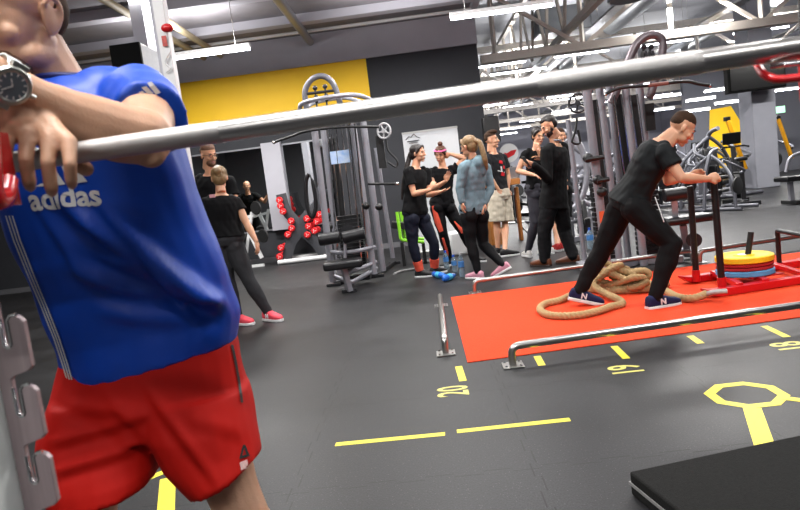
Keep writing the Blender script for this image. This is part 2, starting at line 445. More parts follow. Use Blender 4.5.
# --------------------------------------------------------- steel floor rails
def rail(pts, lb, feet, r=.024):
    t = thing('floor_rail', lb, 'rail', (feet[0][0], feet[0][1], 0))
    B().tube(round_path(pts, .07, 6), r, 14).obj('tube', m_steel, t)
    for f in feet:
        g = B().box((f[0], f[1], .006), (.13, .13, .010)); g.obj('foot_plate', m_steel, t, bevel=.002)
        for dx in (-.045, .045):
            for dy in (-.045, .045): B().cyl((f[0]+dx, f[1]+dy, .010), (f[0]+dx, f[1]+dy, .017), .008, 8).obj('bolt', m_chrome, t)
    return t
hR = .125
A = fl(513, 366); E_ = fl(800, 305, hR); d = (E_-V((A.x, A.y, hR))); d.z = 0; E1 = V((A.x, A.y, hR))+d*2.6
rail([(A.x, A.y, .01), (A.x, A.y, hR), tuple(E1), (E1.x, E1.y, .01)], 'long steel floor rail along the near edge of the red carpet', [(A.x, A.y), (E1.x, E1.y)])
A = fl(446, 354); E_ = fl(440, 296, .10); A2 = V((E_.x, E_.y, 0))
rail([(A.x, A.y, .01), (A.x, A.y, .11), (A2.x, A2.y, .11), (A2.x, A2.y, .01)], 'short steel floor rail standing across the left end of the lane', [(A.x, A.y), (A2.x, A2.y)], .022)
A = fl(475, 293); E_ = fl(693, 262.5); 
rail([(A.x, A.y, .01), (A.x, A.y, hR), (E_.x, E_.y, hR), (E_.x, E_.y, .01)], 'long steel floor rail on the far side of the carpet behind the rope', [(A.x, A.y), (E_.x, E_.y)])
A = fl(700, 263); E_ = fl(800, 236, hR); d = (E_-V((A.x, A.y, hR))); d.z = 0; E1 = V((A.x, A.y, hR))+d*2
rail([(A.x, A.y, .01), (A.x, A.y, hR), tuple(E1), (E1.x, E1.y, .01)], 'steel floor rail behind the weight sled, far side of the lane', [(A.x, A.y), (E1.x, E1.y)])

# --------------------------------------------------------- step platform
a = fl(632, 468); 
t = thing('step_platform', 'black foam block platform with rough top in the near corner of the floor', 'platform', (1.2, 2.1, 0))
p1_, p2_, p3_ = fl(630, 475), fl(764, 446, .0), fl(700, 560)
ax = (p2_-p1_).normalized(); ay = V((ax.y, -ax.x, 0))
sx_, sy_ = 1.1, .75; hz = .09
o_ = fl(629, 471, hz); o_.z = 0
ctr = o_+ax*(sx_/2)+ay*(sy_/2)
Rm = Matrix((ax, -ay, V((0, 0, 1)))).transposed()
B().box(ctr+V((0, 0, hz/2)), (sx_, sy_, hz-.002), Rm).obj('block', mat('rough_black_foam', '1b1b1a', .95, noise=.35, scale=120, bump=1., bscale=250), t, bevel=.008)
B().box(ctr+V((0, 0, hz/2)), (sx_+.006, sy_+.006, .012), Rm).obj('seam_band', mat('grey_edge_band', '8a8a88', .5), t)

# ----------------------------------------------------------- hall structure
def truss(y, z, x0, x1, idx, h=1.25, step=1.75):
    t = thing('roof_truss', 'beige steel roof truss, %s' % idx, 'truss', (x0, y, z), 'roof trusses of the hall')
    B().box(((x0+x1)/2, y, z), (x1-x0, .2, .16)).obj('bottom_chord', m_beige, t)
    B().box(((x0+x1)/2, y, z+h), (x1-x0, .2, .16)).obj('top_chord', m_beige, t)
    x = x0+.3; k = 0; w = B()
    while x < x1-.2:
        w.beam((x, y, z), (x, y, z+h), .07, .07)
        if x+step < x1:
            if k % 2: w.beam((x, y, z), (x+step, y, z+h), .07, .07)
            else: w.beam((x, y, z+h), (x+step, y, z), .07, .07)
        x += step; k += 1
    w.obj('lattice', m_beige, t); return t
tz = at(475, 61, 13.1).z
for k, (y, lb) in enumerate(((13.1, 'nearest one, just past the end of the dark wall'), (19, 'second from the front'), (25, 'third from the front'), (31, 'fourth from the front'), (37, 'rearmost in the hall'))):
    truss(y, tz+.05*k, (WR+.1) if k == 0 else (WR-4+.2*k), XR-.1, lb)
# longitudinal lattice girder
t = thing('roof_girder', 'beige lattice girder running away down the hall', 'girder', (3.6, 12, 5))
w = B()
for z in (tz+.35, 5.6): w.box((3.3, 24, z), (.12, 33, .12))
y = 8
while y < 40:
    w.beam((3.3, y, tz+.35), (3.3, y+.9, 5.6), .06, .06); w.beam((3.3, y+1.8, tz+.35), (3.3, y+.9, 5.6), .06, .06); y += 1.8
w.obj('lattice', m_beige, t)
for x, z, r, lb in ((6.0, 5.0, .28, 'wide round metal duct running down the hall roof'), (10.6, 5.1, .22, 'narrower round metal duct nearer the right wall')):
    tag(B().cyl((x, 6, z), (x, 41, z), r, 20).obj('air_duct', m_duct), lb, 'duct', 'round ducts')
tag(B().cyl((WR+.2, 15.2, 5.62), (XR-.2, 15.2, 5.62), .22, 20).obj('air_duct', m_duct), 'round metal duct crossing the hall behind the first truss', 'duct', 'round ducts')
tag(B().box((4.0, 16.5, 4.75), (1.3, .8, .6)).obj('air_handler', m_duct, bevel=.02), 'boxy grey air unit hung behind the first truss, near the wall end', 'air unit')
tag(B().box((7.6, 14.3, 4.9), (.9, .8, .7)).obj('air_handler', mat('blue_grey_metal', '5c6a72', .4, .4), bevel=.02), 'blue-grey box unit hung under the roof above the tower', 'air unit')
for k, (x, lb) in enumerate(((4.9, 'cable tray on the wall side of the wide duct'), (8.2, 'cable tray between the ducts'), (12.4, 'cable tray beyond the narrow duct'))):
    tag(B().box((x, 24, 4.55), (.3, 33, .05)).obj('cable_tray', m_steel), lb, 'cable tray', 'cable trays')
# round vent in the near ceiling and the big round lamp over the right machine
def vent(c, r, lb, name='round_vent'):
    t = thing(name, lb, 'vent', c)
    B().lathe([(r, 0), (r, -.05), (r*.9, -.09), (r*.8, -.05), (r*.8, -.01)], c, n=32).obj('rim', m_white, t)
    g = B()
    for q in (.7, .5, .3, .12): g.tube([V(c)+V((math.cos(k*pi/12)*r*q, math.sin(k*pi/12)*r*q, -.05)) for k in range(24)], .012, 6, True)
    g.obj('louvre_rings', m_silver, t)
v = at(283, 2, 9.4); vent((v.x, v.y, CZ-.01), .26, 'round white ceiling vent above the yellow wall')
# wide lamp dish
v = at(629, -2, 9.5); t = thing('ceiling_lamp_dish', 'round metal lamp dish under the roof above the right cable tower', 'lamp', v)
B().lathe([(.1, .14), (.27, .1), (.3, 0), (.28, -.02), (.24, .0), (.08, .05)], v, n=32).obj('dish', m_duct, t)
B().cyl(v+V((0, 0, .13)), V((v.x, v.y, 6.0)), .015, 8).obj('rod', m_black, t)

# ceiling pipes and conduits in the near bay
pa, pb = V((-2.9, 2.0, 4.1)), V((-2.9, 12.5, 4.1))
for dx, lb in ((-.95, 'outer of two pale pipes under the near ceiling'), (-.62, 'inner of two pale pipes under the near ceiling')):
    tag(B().cyl((-2.9+dx, -4.5, 4.12), (-2.9+dx, 12.5, 4.12), .055, 12).obj('ceiling_pipe', mat('cream_pipe', 'a89c80', .5)), lb, 'pipe', 'pale pipes')
tag(B().cyl((-1.75, -4.5, 4.15), (-1.75, 12.5, 4.15), .075, 12).obj('ceiling_pipe', m_silver), 'thick grey pipe under the near ceiling beside the white post', 'pipe')
tag(B().cyl((XL+.1, 7.2, 3.72), (WR-.1, 7.2, 3.72), .012, 8).obj('conduit', m_white), 'thin pale conduit crossing above the hanging tube light', 'conduit')
tag(B().cyl((XL+.1, 11.9, 4.2), (WR-.1, 11.9, 4.2), .03, 8).obj('conduit', m_white), 'thicker pale conduit along the top of the wall', 'conduit')

# --------------------------------------------------------------- tube lights
def tube_light(c, L_, lb, group, drop=None, w=.07):
    t = thing('tube_light', lb, 'light', c, group)
    B().box(V(c)+V((0, 0, .03)), (L_, w, .05)).obj('housing', m_lamp, t)
    B().box(V(c)+V((0, 0, -.012)), (L_-.02, w*.8, .03)).obj('tube', m_tube, t)
    if c[0] < WR-.3 and drop is None: B().box(V(c)+V((0, 0, .095)), (L_*.6, .04, .09)).obj('mount', m_lamp, t)
    if drop:
        for s in (-1, 1): B().cyl(V(c)+V((s*L_*.35, 0, .05)), (c[0]+s*L_*.35, c[1], drop), .005, 6).obj('wire', m_steel, t)
    return t
G1 = 'tube lights of the near bay'; G2 = 'tube lights of the hall'
v0, v1 = at(172, 58, 8.8), at(250, 47, 8.8)
tube_light(((v1.x+v0.x)/2-.1, 8.8, (v0.z+v1.z)/2), v1.x-v0.x+.2, 'lit tube hanging in front of the yellow wall beside the white post', G1, CZ, .09)
v0, v1 = at(450, 17.5, 8.6), at(553, 4, 8.6)
tube_light(((v1.x+v0.x)/2, 8.6, (v0.z+v1.z)/2), v1.x-v0.x, 'big lit tube at the edge of the near ceiling, highest in view', G1, CZ-.1, .09)
for x, y, lb in ((-3.2, 4.5, 'over the white post side'), (-.8, 4.5, 'over the middle of the lane end'), (.5, 5.2, 'over the lane itself'), (-3.2, .4, 'behind the camera by the rack'), (-.4, .2, 'above the squat rack'), (3.6, 1.0, 'above the platform corner'), (3.6, 5.0, 'above the weight sled'), (-.8, -2.6, 'rearmost, behind the rack'), (6.5, 2.0, 'near the right wall')):
    z = CZ-.12 if x < WR-.6 else 4.6
    tube_light((x, y, z), 1.5, 'lit ceiling tube light %s' % lb, G1, None if x < WR-.6 else 6.0, .09)
tag(B().box(at(777, 110, 22), (.5, .06, .22)).obj('exit_sign', mat('green_white_sign', '9fe0b8', .5, emit=1.2)), 'small pale green lit sign beyond the tall column', 'sign')
hall = [((490, 75), (546, 67)), ((480, 106.5), (507, 103)), ((547, 98), (578, 93.5)), ((552, 112), (575, 109)), ((505, 129), (530, 126)), ((520, 122), (540, 119)), ((500, 135), (516, 132)), ((653, 98), (679, 94)), ((686, 101.5), (715, 97)), ((709, 91), (729, 88.5)), ((717, 104), (742, 100)), ((688, 112), (702, 109)), ((655, 110), (664, 109)), ((770, 91.5), (797, 88)), ((612, 113), (640, 109)), ((655, 75), (690, 70))]
for k, (a, c) in enumerate(hall):
    wpx = c[0]-a[0]; Y = min(36, max(9, 1.5*632/wpx*.99)) if wpx > 22 else 33
    # keep every lamp at the same hanging height
    m = ((a[0]+c[0])/2, (a[1]+c[1])/2); q = at(*m, Y); Yz = Y*(3.75-CAMH)/max(.2, (q.z-CAMH)); Yz = min(32, max(12, Yz)); q = at(*m, Yz)
    if a[0] > 650: Yz = 20.5; q = at(*m, Yz)
    if q.x > XR-1: Yz *= (XR-1.3)/q.x; q = at(*m, Yz)
    wm = (at(c[0], c[1], Yz)-at(a[0], a[1], Yz)).length
    tube_light((q.x, q.y, q.z), min(2.4, max(.9, wm)), 'lit hall tube light hung under the trusses', G2, None, .11)
for x in (2.6, 4.9, 7.2, 9.8, 12.9):
    for y in (18.2, 23.6, 30, 38) if x < 9 else (18.2, 21.5, 28, 34): tube_light((x, y, 4.2), 1.5, 'lit hall tube light hung under the trusses', G2, 6.0, .1)

SC.world = bpy.data.worlds.new('world'); SC.world.use_nodes = True
SC.world.node_tree.nodes['Background'].inputs[0].default_value = (.5, .52, .6, 1); SC.world.node_tree.nodes['Background'].inputs[1].default_value = .3
def uplight(x, y, z, e):  # added upward area lamp that brightens the ceiling, without a fixture
    l = bpy.data.lights.new('added_fill_uplight', 'AREA'); l.shape = 'RECTANGLE'; l.size = 1.4; l.size_y = .08; l.energy = e; l.color = (1, .98, .97)
    o = bpy.data.objects.new('added_fill_uplight', l); COL.objects.link(o); o.location = (x, y, z); o.rotation_euler = (pi, 0, 0)
def area(name, loc, sx, sy, e, rot=(0, 0, 0), c=(1, .98, .95)):
    l = bpy.data.lights.new(name, 'AREA'); l.shape = 'RECTANGLE'; l.size = sx; l.size_y = sy; l.energy = e; l.color = c
    o = bpy.data.objects.new(name, l); COL.objects.link(o); o.location = loc; o.rotation_euler = rot; return o
for k, (x, y, e) in enumerate(((-3.0, 3.0, 110), (-.6, .8, 130), (3.0, 3.0, 140), (-2.5, 7.5, 130), (.4, 7.0, 130), (3.8, 8.0, 150), (-3.4, 10.0, 190), (.0, 10.2, 120), (-1.2, -3.2, 90), (1.2, -1.5, 60), (5.5, 13, 420), (10, 13, 420), (4, 19, 500), (10, 19, 600), (4, 27, 700), (10, 27, 600), (4, 35, 900), (10, 35, 700))):
    area('added_fill_lamp', (x, y, 3.7 if x < WR else 4.0), 1.6, .25, e); uplight(x, y, 3.75 if x < WR else 4.1, e*(.28 if x < WR else .5))  # area lamps added to strengthen the tubes' light, no fixtures of their own
SC.view_settings.view_transform = 'Standard'; SC.view_settings.look = 'None'; SC.view_settings.gamma = 1; SC.view_settings.exposure = 0.0
# ================================================================== PEOPLE
def loft(b, rings, n=20, pw=2.0):
    """rings: (centre, side axis, front axis, half width, half depth)"""
    vs = []
    for c, s, f, rx, ry in rings:
        c = V(c)
        for k in range(n):
            t = 2*pi*k/n; ct, st = math.cos(t), math.sin(t)
            x = math.copysign(abs(ct)**(2/pw), ct)*rx; y = math.copysign(abs(st)**(2/pw), st)*ry
            vs.append(c+s*x+f*y)
    m = len(rings)
    fs = [(i*n+k, i*n+(k+1) % n, (i+1)*n+(k+1) % n, (i+1)*n+k) for i in range(m-1) for k in range(n)]
    fs.append(tuple(reversed(range(n)))); fs.append(tuple(range((m-1)*n, m*n)))
    b.add(vs, fs)
def limb(b, pts, rs, n=14):
    """tapered limb with rounded joints"""
    sp = []; sr = []
    for i in range(len(pts)-1):
        for k in range(5):
            t = k/5; sp.append(V(pts[i]).lerp(V(pts[i+1]), t)); u = t*t*(3-2*t); sr.append(rs[i]*(1-u)+rs[i+1]*u)
    sp.append(V(pts[-1])); sr.append(rs[-1])
    b.tube(sp, sr, n)
    for p, r in ((pts[0], rs[0]), (pts[-1], rs[-1])): b.ell(p, (r, r, r), None, 12, 8)
    for p, r in zip(pts[1:-1], rs[1:-1]): b.ell(p, (r*.99,)*3, None, 12, 8)
def basis(f, u):
    f = V(f).normalized(); u = V(u); u = (u-f*u.dot(f)).normalized(); r = f.cross(u)   # right hand side of the person
    return r, f, u
def add_head(b, c, f, u, s=1.0, fem=False):
    r, f, u = basis(f, u); R = Matrix((r, f, u)).transposed(); c = V(c)
    def P(x, y, z): return c+(r*x+f*y+u*z)*s
    def E(x, y, z, a, bb, cc): b.ell(P(x, y, z), (a*s, bb*s, cc*s), R, 20, 14)
    E(0, -.014, .040, .077, .096, .083); E(0, .022, -.012, .062, .070, .080)
    E(0, .028, -.062, .047, .056, .046); E(0, .066, -.100, .022, .019, .017)          # jaw, chin
    for q in (-1, 1): E(q*.036, .020, -.066, .020, .050, .030); E(q*.079, -.004, -.008, .010, .018, .031); E(q*.040, .066, -.028, .020, .018, .018)
    E(0, .080, .026, .046, .014, .010)                                                # brow
    b.tube([P(0, .088, .014), P(0, .100, -.010), P(0, .111, -.030)], [.007*s, .010*s, .013*s], 8); E(0, .104, -.031, .018, .012, .009)
    E(0, .086, -.062, .023, .011, .006); E(0, .084, -.073, .020, .010, .007)
    b.tube([P(0, -.02, -.05), P(0, -.035, -.16)], [.052*s, .056*s] if not fem else [.045*s, .048*s], 14)
def head_parts(root, c, f, u, s, brow, eye_open=True, lips='8a4038'):
    r, f, u = basis(f, u); R = Matrix((r, f, u)).transposed(); c = V(c)
    def P(x, y, z): return c+(r*x+f*y+u*z)*s
    for q in (-1, 1):
        e = B(); e.ell(P(q*.030, .076, .006), (.012*s, .010*s, .0058*s), R, 12, 8); eo = e.obj('eye', mat('eye_white', 'b4a8a0', .3), root)
        i = B(); i.ell(P(q*.030, .0855, .005), (.0072*s, .005*s, .0060*s), R, 10, 6); i.obj('iris', mat('dark_iris', '1c130e', .2), eo)
        w = B(); w.tube([P(q*.014, .090, .024), P(q*.030, .090, .029), P(q*.048, .079, .024)], [.004*s, .0056*s, .003*s], 6); w.obj('eyebrow', brow, root)
    m = B(); m.ell(P(0, .0925, -.0625), (.021*s, .0075*s, .0045*s), R, 12, 8); m.ell(P(0, .0905, -.0715), (.018*s, .0075*s, .005*s), R, 12, 8)
    m.obj('lips', mat('lips_'+lips, lips, .45), root)
def add_hand(b, w, d, n, ts, curl=.35, s=1.0, spread=.12, rf=.0085):
    """w wrist, d finger direction, n direction the palm faces, ts thumb side along d x n"""
    d = V(d).normalized(); n = V(n); n = (n-d*n.dot(d)).normalized(); q = d.cross(n); w = V(w)
    R = Matrix((d, q, n)).transposed()
    b.ell(w+d*.048*s, (.052*s, .040*s, .015*s), R, 14, 10)
    b.ell(w+(d*.035+q*ts*.022+n*.006)*s, (.034*s, .020*s, .015*s), R, 12, 8)
    tips = []
    for i, (o, L) in enumerate(((.030, .072), (.010, .082), (-.011, .076), (-.030, .060))):
        o *= ts; L *= s; base = w+(d*(.078 - .008*(i == 3))+q*o)*s
        dd = (d+q*(o/.03)*spread).normalized(); p = [base-dd*.025*s, base]; a = 0
        for k, part in enumerate((.42, .32, .26)):
            a += curl*(1.0 if k else .7)
            p.append(p[-1]+(dd*math.cos(a)+n*math.sin(a))*L*part)
        rr = rf*s*(.88 if i == 3 else 1)
        limb(b, p, [rr, rr*1.1, rr, rr*.95, rr*.8], 8); tips.append(p[-1])
    t0 = w+(d*.022+q*ts*.028)*s
    p = [t0, t0+(d*.022+q*ts*.022+n*.008)*s, t0+(d*.048+q*ts*(.030-curl*.02)+n*(.014+curl*.02))*s, t0+(d*.070+q*ts*(.030-curl*.04)+n*(.018+curl*.035))*s]
    limb(b, p, [rf*1.5*s, rf*1.25*s, rf*1.1*s, rf*.85*s], 8)
    return tips
def lerp(a, b, t): return V(a)*(1-t)+V(b)*t
def torso_rings(J, g=0.0, fem=False, w=1.0, low=.10, top=True, d=1.0, straight=0.0, topcut=1.0):
    pv, ch, nk = J['pv'], J['ch'], J['nk']
    up0 = (ch-pv).normalized(); up1 = (nk-ch).normalized()
    sl = (J['h2']-J['h1']).normalized(); su = (J['s2']-J['s1']).normalized()
    L = [(-low/.33 if low > 0 else low, .128+.035*min(1, straight*1.2), .088+.03*straight), (0, .170 if fem else .160, .112), (.30, .140 if fem else .142, .100), (.62, .118+.02*straight if fem else .136+.012*straight, .092), (1.0, .138 if fem else .158, .108)]
    rings = []
    D = (ch-pv)
    for t, a, c in L:
        p = pv+D*t if t >= 0 else pv-up0*low
        s = sl.lerp(su, max(0, min(1, t))); s = (s-up0*s.dot(up0)).normalized(); f = up0.cross(s)
        rings.append((p, s, f, a*w+g, c*w*d+g))
    for t, a, c in ((.35, .156, .106), (.62, .150, .088), (.82, .105, .070), (1.0, .062, .058)):
        if t > topcut: continue
        if fem: a *= .92
        p = ch+(nk-ch)*t; s = (su-up1*su.dot(up1)).normalized(); f = up1.cross(s)
        rings.append((p, s, f, a*w+g, c*w*d+g))
    return rings
def folds(amp, seed=0, wl=(.05, .14)):
    rs = np.random.RandomState(seed); K = [(rs.normal(size=3), rs.uniform(*wl), rs.uniform(0, 6.3)) for _ in range(9)]
    def fn(co, no):
        d = np.zeros(len(co))
        for k, w, p in K:
            k = k/np.linalg.norm(k); q = co @ k
            d += np.sin(q*2*pi/w+p+1.2*np.sin(co @ np.roll(k, 1)*9))*w
        return d*amp/.28
    return fn
def cloth(root, name, b, material, vox=.009, sm=4, amp=.004, seed=0, fn=None, wl=(.05, .14)):
    me = remesh(b, vox, sm)
    if amp: displace(me, folds(amp, seed, wl))
    if fn: displace(me, fn)
    return link_mesh(name, me, material, root)

def add_shoe(root, ank, toe, upper, sole, s=1.0, h=.092, logo=None, tilt=None, lace=None, hi=0):
    """foot from the ankle joint towards toe"""
    ank = V(ank); f = V(toe)-ank; f.z = f.z+h if tilt is None else tilt
    if tilt is None: f.z = 0
    f.normalize(); r = f.cross(V((0, 0, 1))).normalized(); u = r.cross(f)
    def P(x, y, z): return ank+(r*x+f*y+u*(z-h))*s
    rs = [(-.076, .024, .055, .020), (-.064, .036, .092, .0), (-.02, .041, .108+hi, 0), (.02, .043, .104, 0), (.07, .047, .084, 0), (.12, .050, .068, 0), (.165, .046, .058, 0), (.195, .033, .046, 0), (.208, .014, .034, 0)]
    b = B(); rings = []
    for y, w, z, _ in rs: rings.append((P(0, y, z/2+.012), r, u, w*s, z/2*s))
    loft(b, rings, 16, 2.6)
    me = remesh(b, .006, 2); sh = link_mesh('shoe', me, upper, root)
    b = B(); loft(b, [(P(0, y, .015), r, u, (w+.006)*s, .017*s) for y, w, z, _ in rs], 16, 3.5); b.obj('sole', sole, sh)
    if lace:
        b = B()
        for k in range(4): b.tube([P(-.024, .035+.022*k, .085-.009*k), P(0, .04+.022*k, .094-.010*k), P(.024, .035+.022*k, .085-.009*k)], .003*s, 6)
        b.obj('laces', lace, sh)
    if logo:
        for q in (-1, 1):
            ax = f*(-q) if q < 0 else f*(-1)
            ax = f if q > 0 else -f
            put_text('side_logo', logo[0], .062*s, P(q*.050, .035, .058), ax if True else 0, u, logo[1], sh, .003, .002)
    return sh

SKIN = mat('skin_light', 'd09a7a', .5, noise=.06, scale=12, sss=.15)
SKIN2 = mat('skin_tan', 'b98462', .5, noise=.06, scale=12, sss=.15)
BLACKCOT = mat('black_cotton', '0b0b0d', .9, noise=.15, scale=60)
SHOEB = mat('shoe_black', '101012', .6); SOLEW = mat('sole_white', 'dddddd', .5)

def person(label, base, J, head, skin=SKIN, fem=False, s=1.0, vox=.0065, arms=(), legs=True, group=None, w=1.0):
    """J: joints in world space; head: (centre, forward, up, scale, hair, haircolour)"""
    root = thing('person', label, 'person', base, group)
    if 'ch' not in J: J['ch'] = lerp(J['pv'], J['nk'], .60)
    b = B(); loft(b, torso_rings(J, -.010, fem, w*s, .02), 20, 2.3)
    c, f, u, hs = head[:4]
    add_head(b, c, f, u, hs, fem)
    limb(b, [J['nk']-(J['nk']-J['ch'])*.2, lerp(J['nk'], V(c), .55)], [.055*s, .047*s if fem else .053*s])
    k = (.94 if fem else 1.04)*s
    for i in (1, 2):
        S, E, W = J['s%d' % i], J['e%d' % i], J['w%d' % i]
        limb(b, [lerp(S, J['nk'], .3), S, lerp(S, E, .4), E, lerp(E, W, .3), lerp(E, W, .75), W], [.045*k, .053*k, .048*k, .038*k, .041*k, .030*k, .025*k])
        d, n, ts, cu = J.get('hand%d' % i, ((W-E), (0, 0, -1), 1, .35))
        if d is None: d = (W-E)
        add_hand(b, W, d, n, ts, cu, .98*s if not fem else .9*s)
        if legs:
            H, K, A = J['h%d' % i], J['k%d' % i], J['a%d' % i]
            limb(b, [H, lerp(H, K, .45), K, lerp(K, A, .3), lerp(K, A, .75), A, A-V((0, 0, .05))], [.066*k, .066*k, .050*k, .054*k, .037*k, .033*k, .033*k])
    me = remesh(b, vox, 2)
    link_mesh('body', me, skin, root)
    return root
def hair_cap(root, head, material, style='short', pts=None, vox=.006, low=0., seed=1, amp=.003):
    c, f, u, s = head[:4]; c = V(c); r, f, u = basis(f, u); R = Matrix((r, f, u)).transposed()
    def P(x, y, z): return c+(r*x+f*y+u*z)*s
    b = B()
    def E(x, y, z, a, bb, cc): b.ell(P(x, y, z), (a*s, bb*s, cc*s), R, 20, 14)
    if style == 'short':
        E(0, -.024, .056, .079, .092, .078); E(0, -.048, .018, .078, .064, .070); E(0, .022, .090, .056, .058, .038)
    elif style == 'fade':
        E(0, -.016, .066, .0765, .092, .074); E(0, -.040, .040, .0760, .072, .064)
    elif style == 'long':
        E(0, -.022, .048, .086, .098, .086); E(0, -.050, -.01, .078, .070, .085)
        for q in (-1, 1): b.tube([P(q*.02, .07, .098), P(q*.062, .045, .06), P(q*.080, .008, .0)], [.018*s, .020*s, .016*s], 8)
    if pts:
        p = [V(x[:3]) for x in pts]; rr = [x[3] for x in pts]
        sp = smooth_path(p, 5); m = len(sp); n0 = len(rr)
        ri = [rr[min(int(i/5), n0-1)]*(1-(i/5 % 1))+rr[min(int(i/5)+1, n0-1)]*(i/5 % 1) for i in range(m)]
        b.tube(sp, ri, 10)
    me = remesh(b, vox, 2); displace(me, folds(amp, seed, (.012, .035)))
    return link_mesh('hair', me, material, root), P, R
def top_shirt(root, J, material, name='t_shirt', g=.014, sleeve=.5, low=.02, fem=False, w=1.0, rsl=(.066, .072), seed=3, amp=.0035, longs=False, straight=.6, s=1.0, extra=None, topcut=.85, vox=.008):
    b = B(); loft(b, torso_rings(J, g, fem, w*s, low, straight=straight, topcut=topcut), 22, 2.3)
    k = (.94 if fem else 1.04)*s
    for i in (1, 2):
        S, E, W = J['s%d' % i], J['e%d' % i], J['w%d' % i]
        if longs: limb(b, [lerp(S, J['nk'], .45), S, lerp(S, E, .5), E, lerp(E, W, .5), lerp(E, W, .97)], [.052*k+g*.6, .058*k+g*.6, .052*k+g*.6, .044*k+g*.7, .040*k+g*.6, .033*k+g*.5])
        else:
            b.ell(lerp(S, J['nk'], .35), (rsl[0]*.85*k,)*3); b.ell(S, (rsl[0]*.98*k,)*3)
            b.tube([S, lerp(S, E, sleeve*.5), lerp(S, E, sleeve)], [rsl[0]*k, rsl[0]*k, rsl[1]*k], 16)
    if extra: extra(b)
    return cloth(root, name, b, material, vox, 3, amp, seed)
def bottoms(root, J, material, name='leggings', g=.008, end=1, fem=False, w=1.0, top=.07, rk=(.092, .080, .060, .062, .046, .042), seed=5, amp=.002, s=1.0, vox=.008, sm=3, flare=0):
    pv, ch = J['pv'], J['ch']; up = (ch-pv).normalized(); sl = (J['h2']-J['h1']).normalized(); sl = (sl-up*sl.dot(up)).normalized(); f = up.cross(sl)
    k = (1.06 if fem else 1.07)*s; b = B()
    ww = (.170 if fem else .160)*w*s
    loft(b, [(pv-up*.09, sl, f, ww*.84+g, .10*s+g), (pv-up*.03, sl, f, ww+g, .118*s+g), (pv+up*.03, sl, f, ww*.97+g, .112*s+g), (pv+up*top, sl, f, ww*.85+g, .100*s+g)], 22, 2.2)
    for i in (1, 2):
        H, K, A = J['h%d' % i], J['k%d' % i], J['a%d' % i]
        if fem: b.ell(H-f*(-.0)-(f*.035), (.085*k, .085*k, .095*k))
        P_ = [H, lerp(H, K, .45), K, lerp(K, A, .3), lerp(K, A, .75), A]; R_ = [x*k+g-.008 for x in rk]
        if end < 1:                         # shorts: cut on the thigh
            q = lerp(H, K, end*1.0); b.tube([H, lerp(H, q, .5), q], [R_[0], R_[0]*(1+flare*.5), R_[0]*(1+flare)], 18); b.ell(H, (R_[0],)*3)
        else: limb(b, P_, R_, 16)
    return cloth(root, name, b, material, vox, sm, amp, seed)
def jn(spec):
    """pixel joints with their distance -> world joints"""
    return {k: at(*v) for k, v in spec.items()}
def foot_z(J, h=.092):
    for i in (1, 2):
        pass
    return J

HAIRB = mat('dark_brown_hair', '1d1310', .5, noise=.3, scale=40, aniso=(1, 1, 6)); HAIRBL = mat('dark_blonde_hair', '9a7a50', .5, noise=.35, scale=40, c2='4a3520')
HAIRM = mat('brown_hair', '3c281a', .8, noise=.3, scale=60)
def planted(J, z=.092, **kw):
    """drop the ankle joints to the floor"""
    for i in (1, 2):
        k = 'a%d' % i
        if kw.get(k, True): J[k] = V((J[k].x, J[k].y, z))
    return J

def print_logo(root_part, J, px, Y, w, h, material, name='shirt_print'):
    pass

# ---- woman with ponytail, back to us (beside the blue shirt)
Y = 6.3
J = jn(dict(pv=(225, 237, Y), nk=(221, 193, Y+.02), s1=(206, 203, Y-.03), s2=(236, 202, Y+.06), e1=(198, 224, Y-.02), w1=(210, 236, Y+.12), e2=(247, 224, Y+.02), w2=(256, 241, Y-.04),
            h1=(218, 246, Y-.01), h2=(234, 246, Y+.02), k1=(229, 283, Y+.02), a1=(238, 316, Y), k2=(249, 281, Y-.02), a2=(268, 313, Y-.02)))
J['a1'] = fl(238, 316, .09); J['a2'] = fl(268, 312, .09)
J['hand1'] = (V((.8, .3, -.2)), (0, .3, -1), -1, .3); J['hand2'] = (V((.1, -.05, -1)), (-1, .3, 0), 1, .3)
hd = (at(219.5, 178, Y+.03), V((-.25, .95, -.12)), V((0, 0, 1)), .93)
root = person('blonde woman seen from behind in black t-shirt, grey leggings and pink trainers, hand on hip', (J['pv'].x, J['pv'].y, 0), J, hd, fem=True)
top_shirt(root, J, BLACKCOT, fem=True, low=.0, sleeve=.4, g=.018, seed=1, w=1.10)
bottoms(root, J, mat('charcoal_leggings', '303033', .75, noise=.1), fem=True, seed=2, g=.012, w=1.06, rk=(.098, .086, .062, .064, .048, .042), top=.06)
hair_cap(root, hd, HAIRBL, 'long', None, seed=2)[1]
r_, f_, u_ = basis(hd[1], hd[2]); c_ = hd[0]
b = B(); b.ell(c_-f_*.10+u_*.055-r_*.01, (.045, .04, .042)); b.ell(c_-f_*.085+u_*.02, (.04, .035, .05))
me = remesh(b, .006, 1); displace(me, folds(.004, 9, (.012, .03))); link_mesh('hair_bun', me, HAIRBL, root)
pk = mat('coral_pink_knit', 'e8505e', .7, noise=.1)
for i, tp in ((1, fl(256, 325)), (2, fl(289, 322))):
    add_shoe(root, J['a%d' % i], tp, pk, SOLEW, 1.0, logo=('N', SOLEW), lace=SOLEW)
# small patch on her shoulder blade
sh_p = at(212, 196, Y-.13)
B().box(sh_p+V((0, .01, 0)), (.055, .006, .03), (0.15, 0, .1)).obj('shirt_patch', mat('pink_print', 'd8a0a8', .7), root)

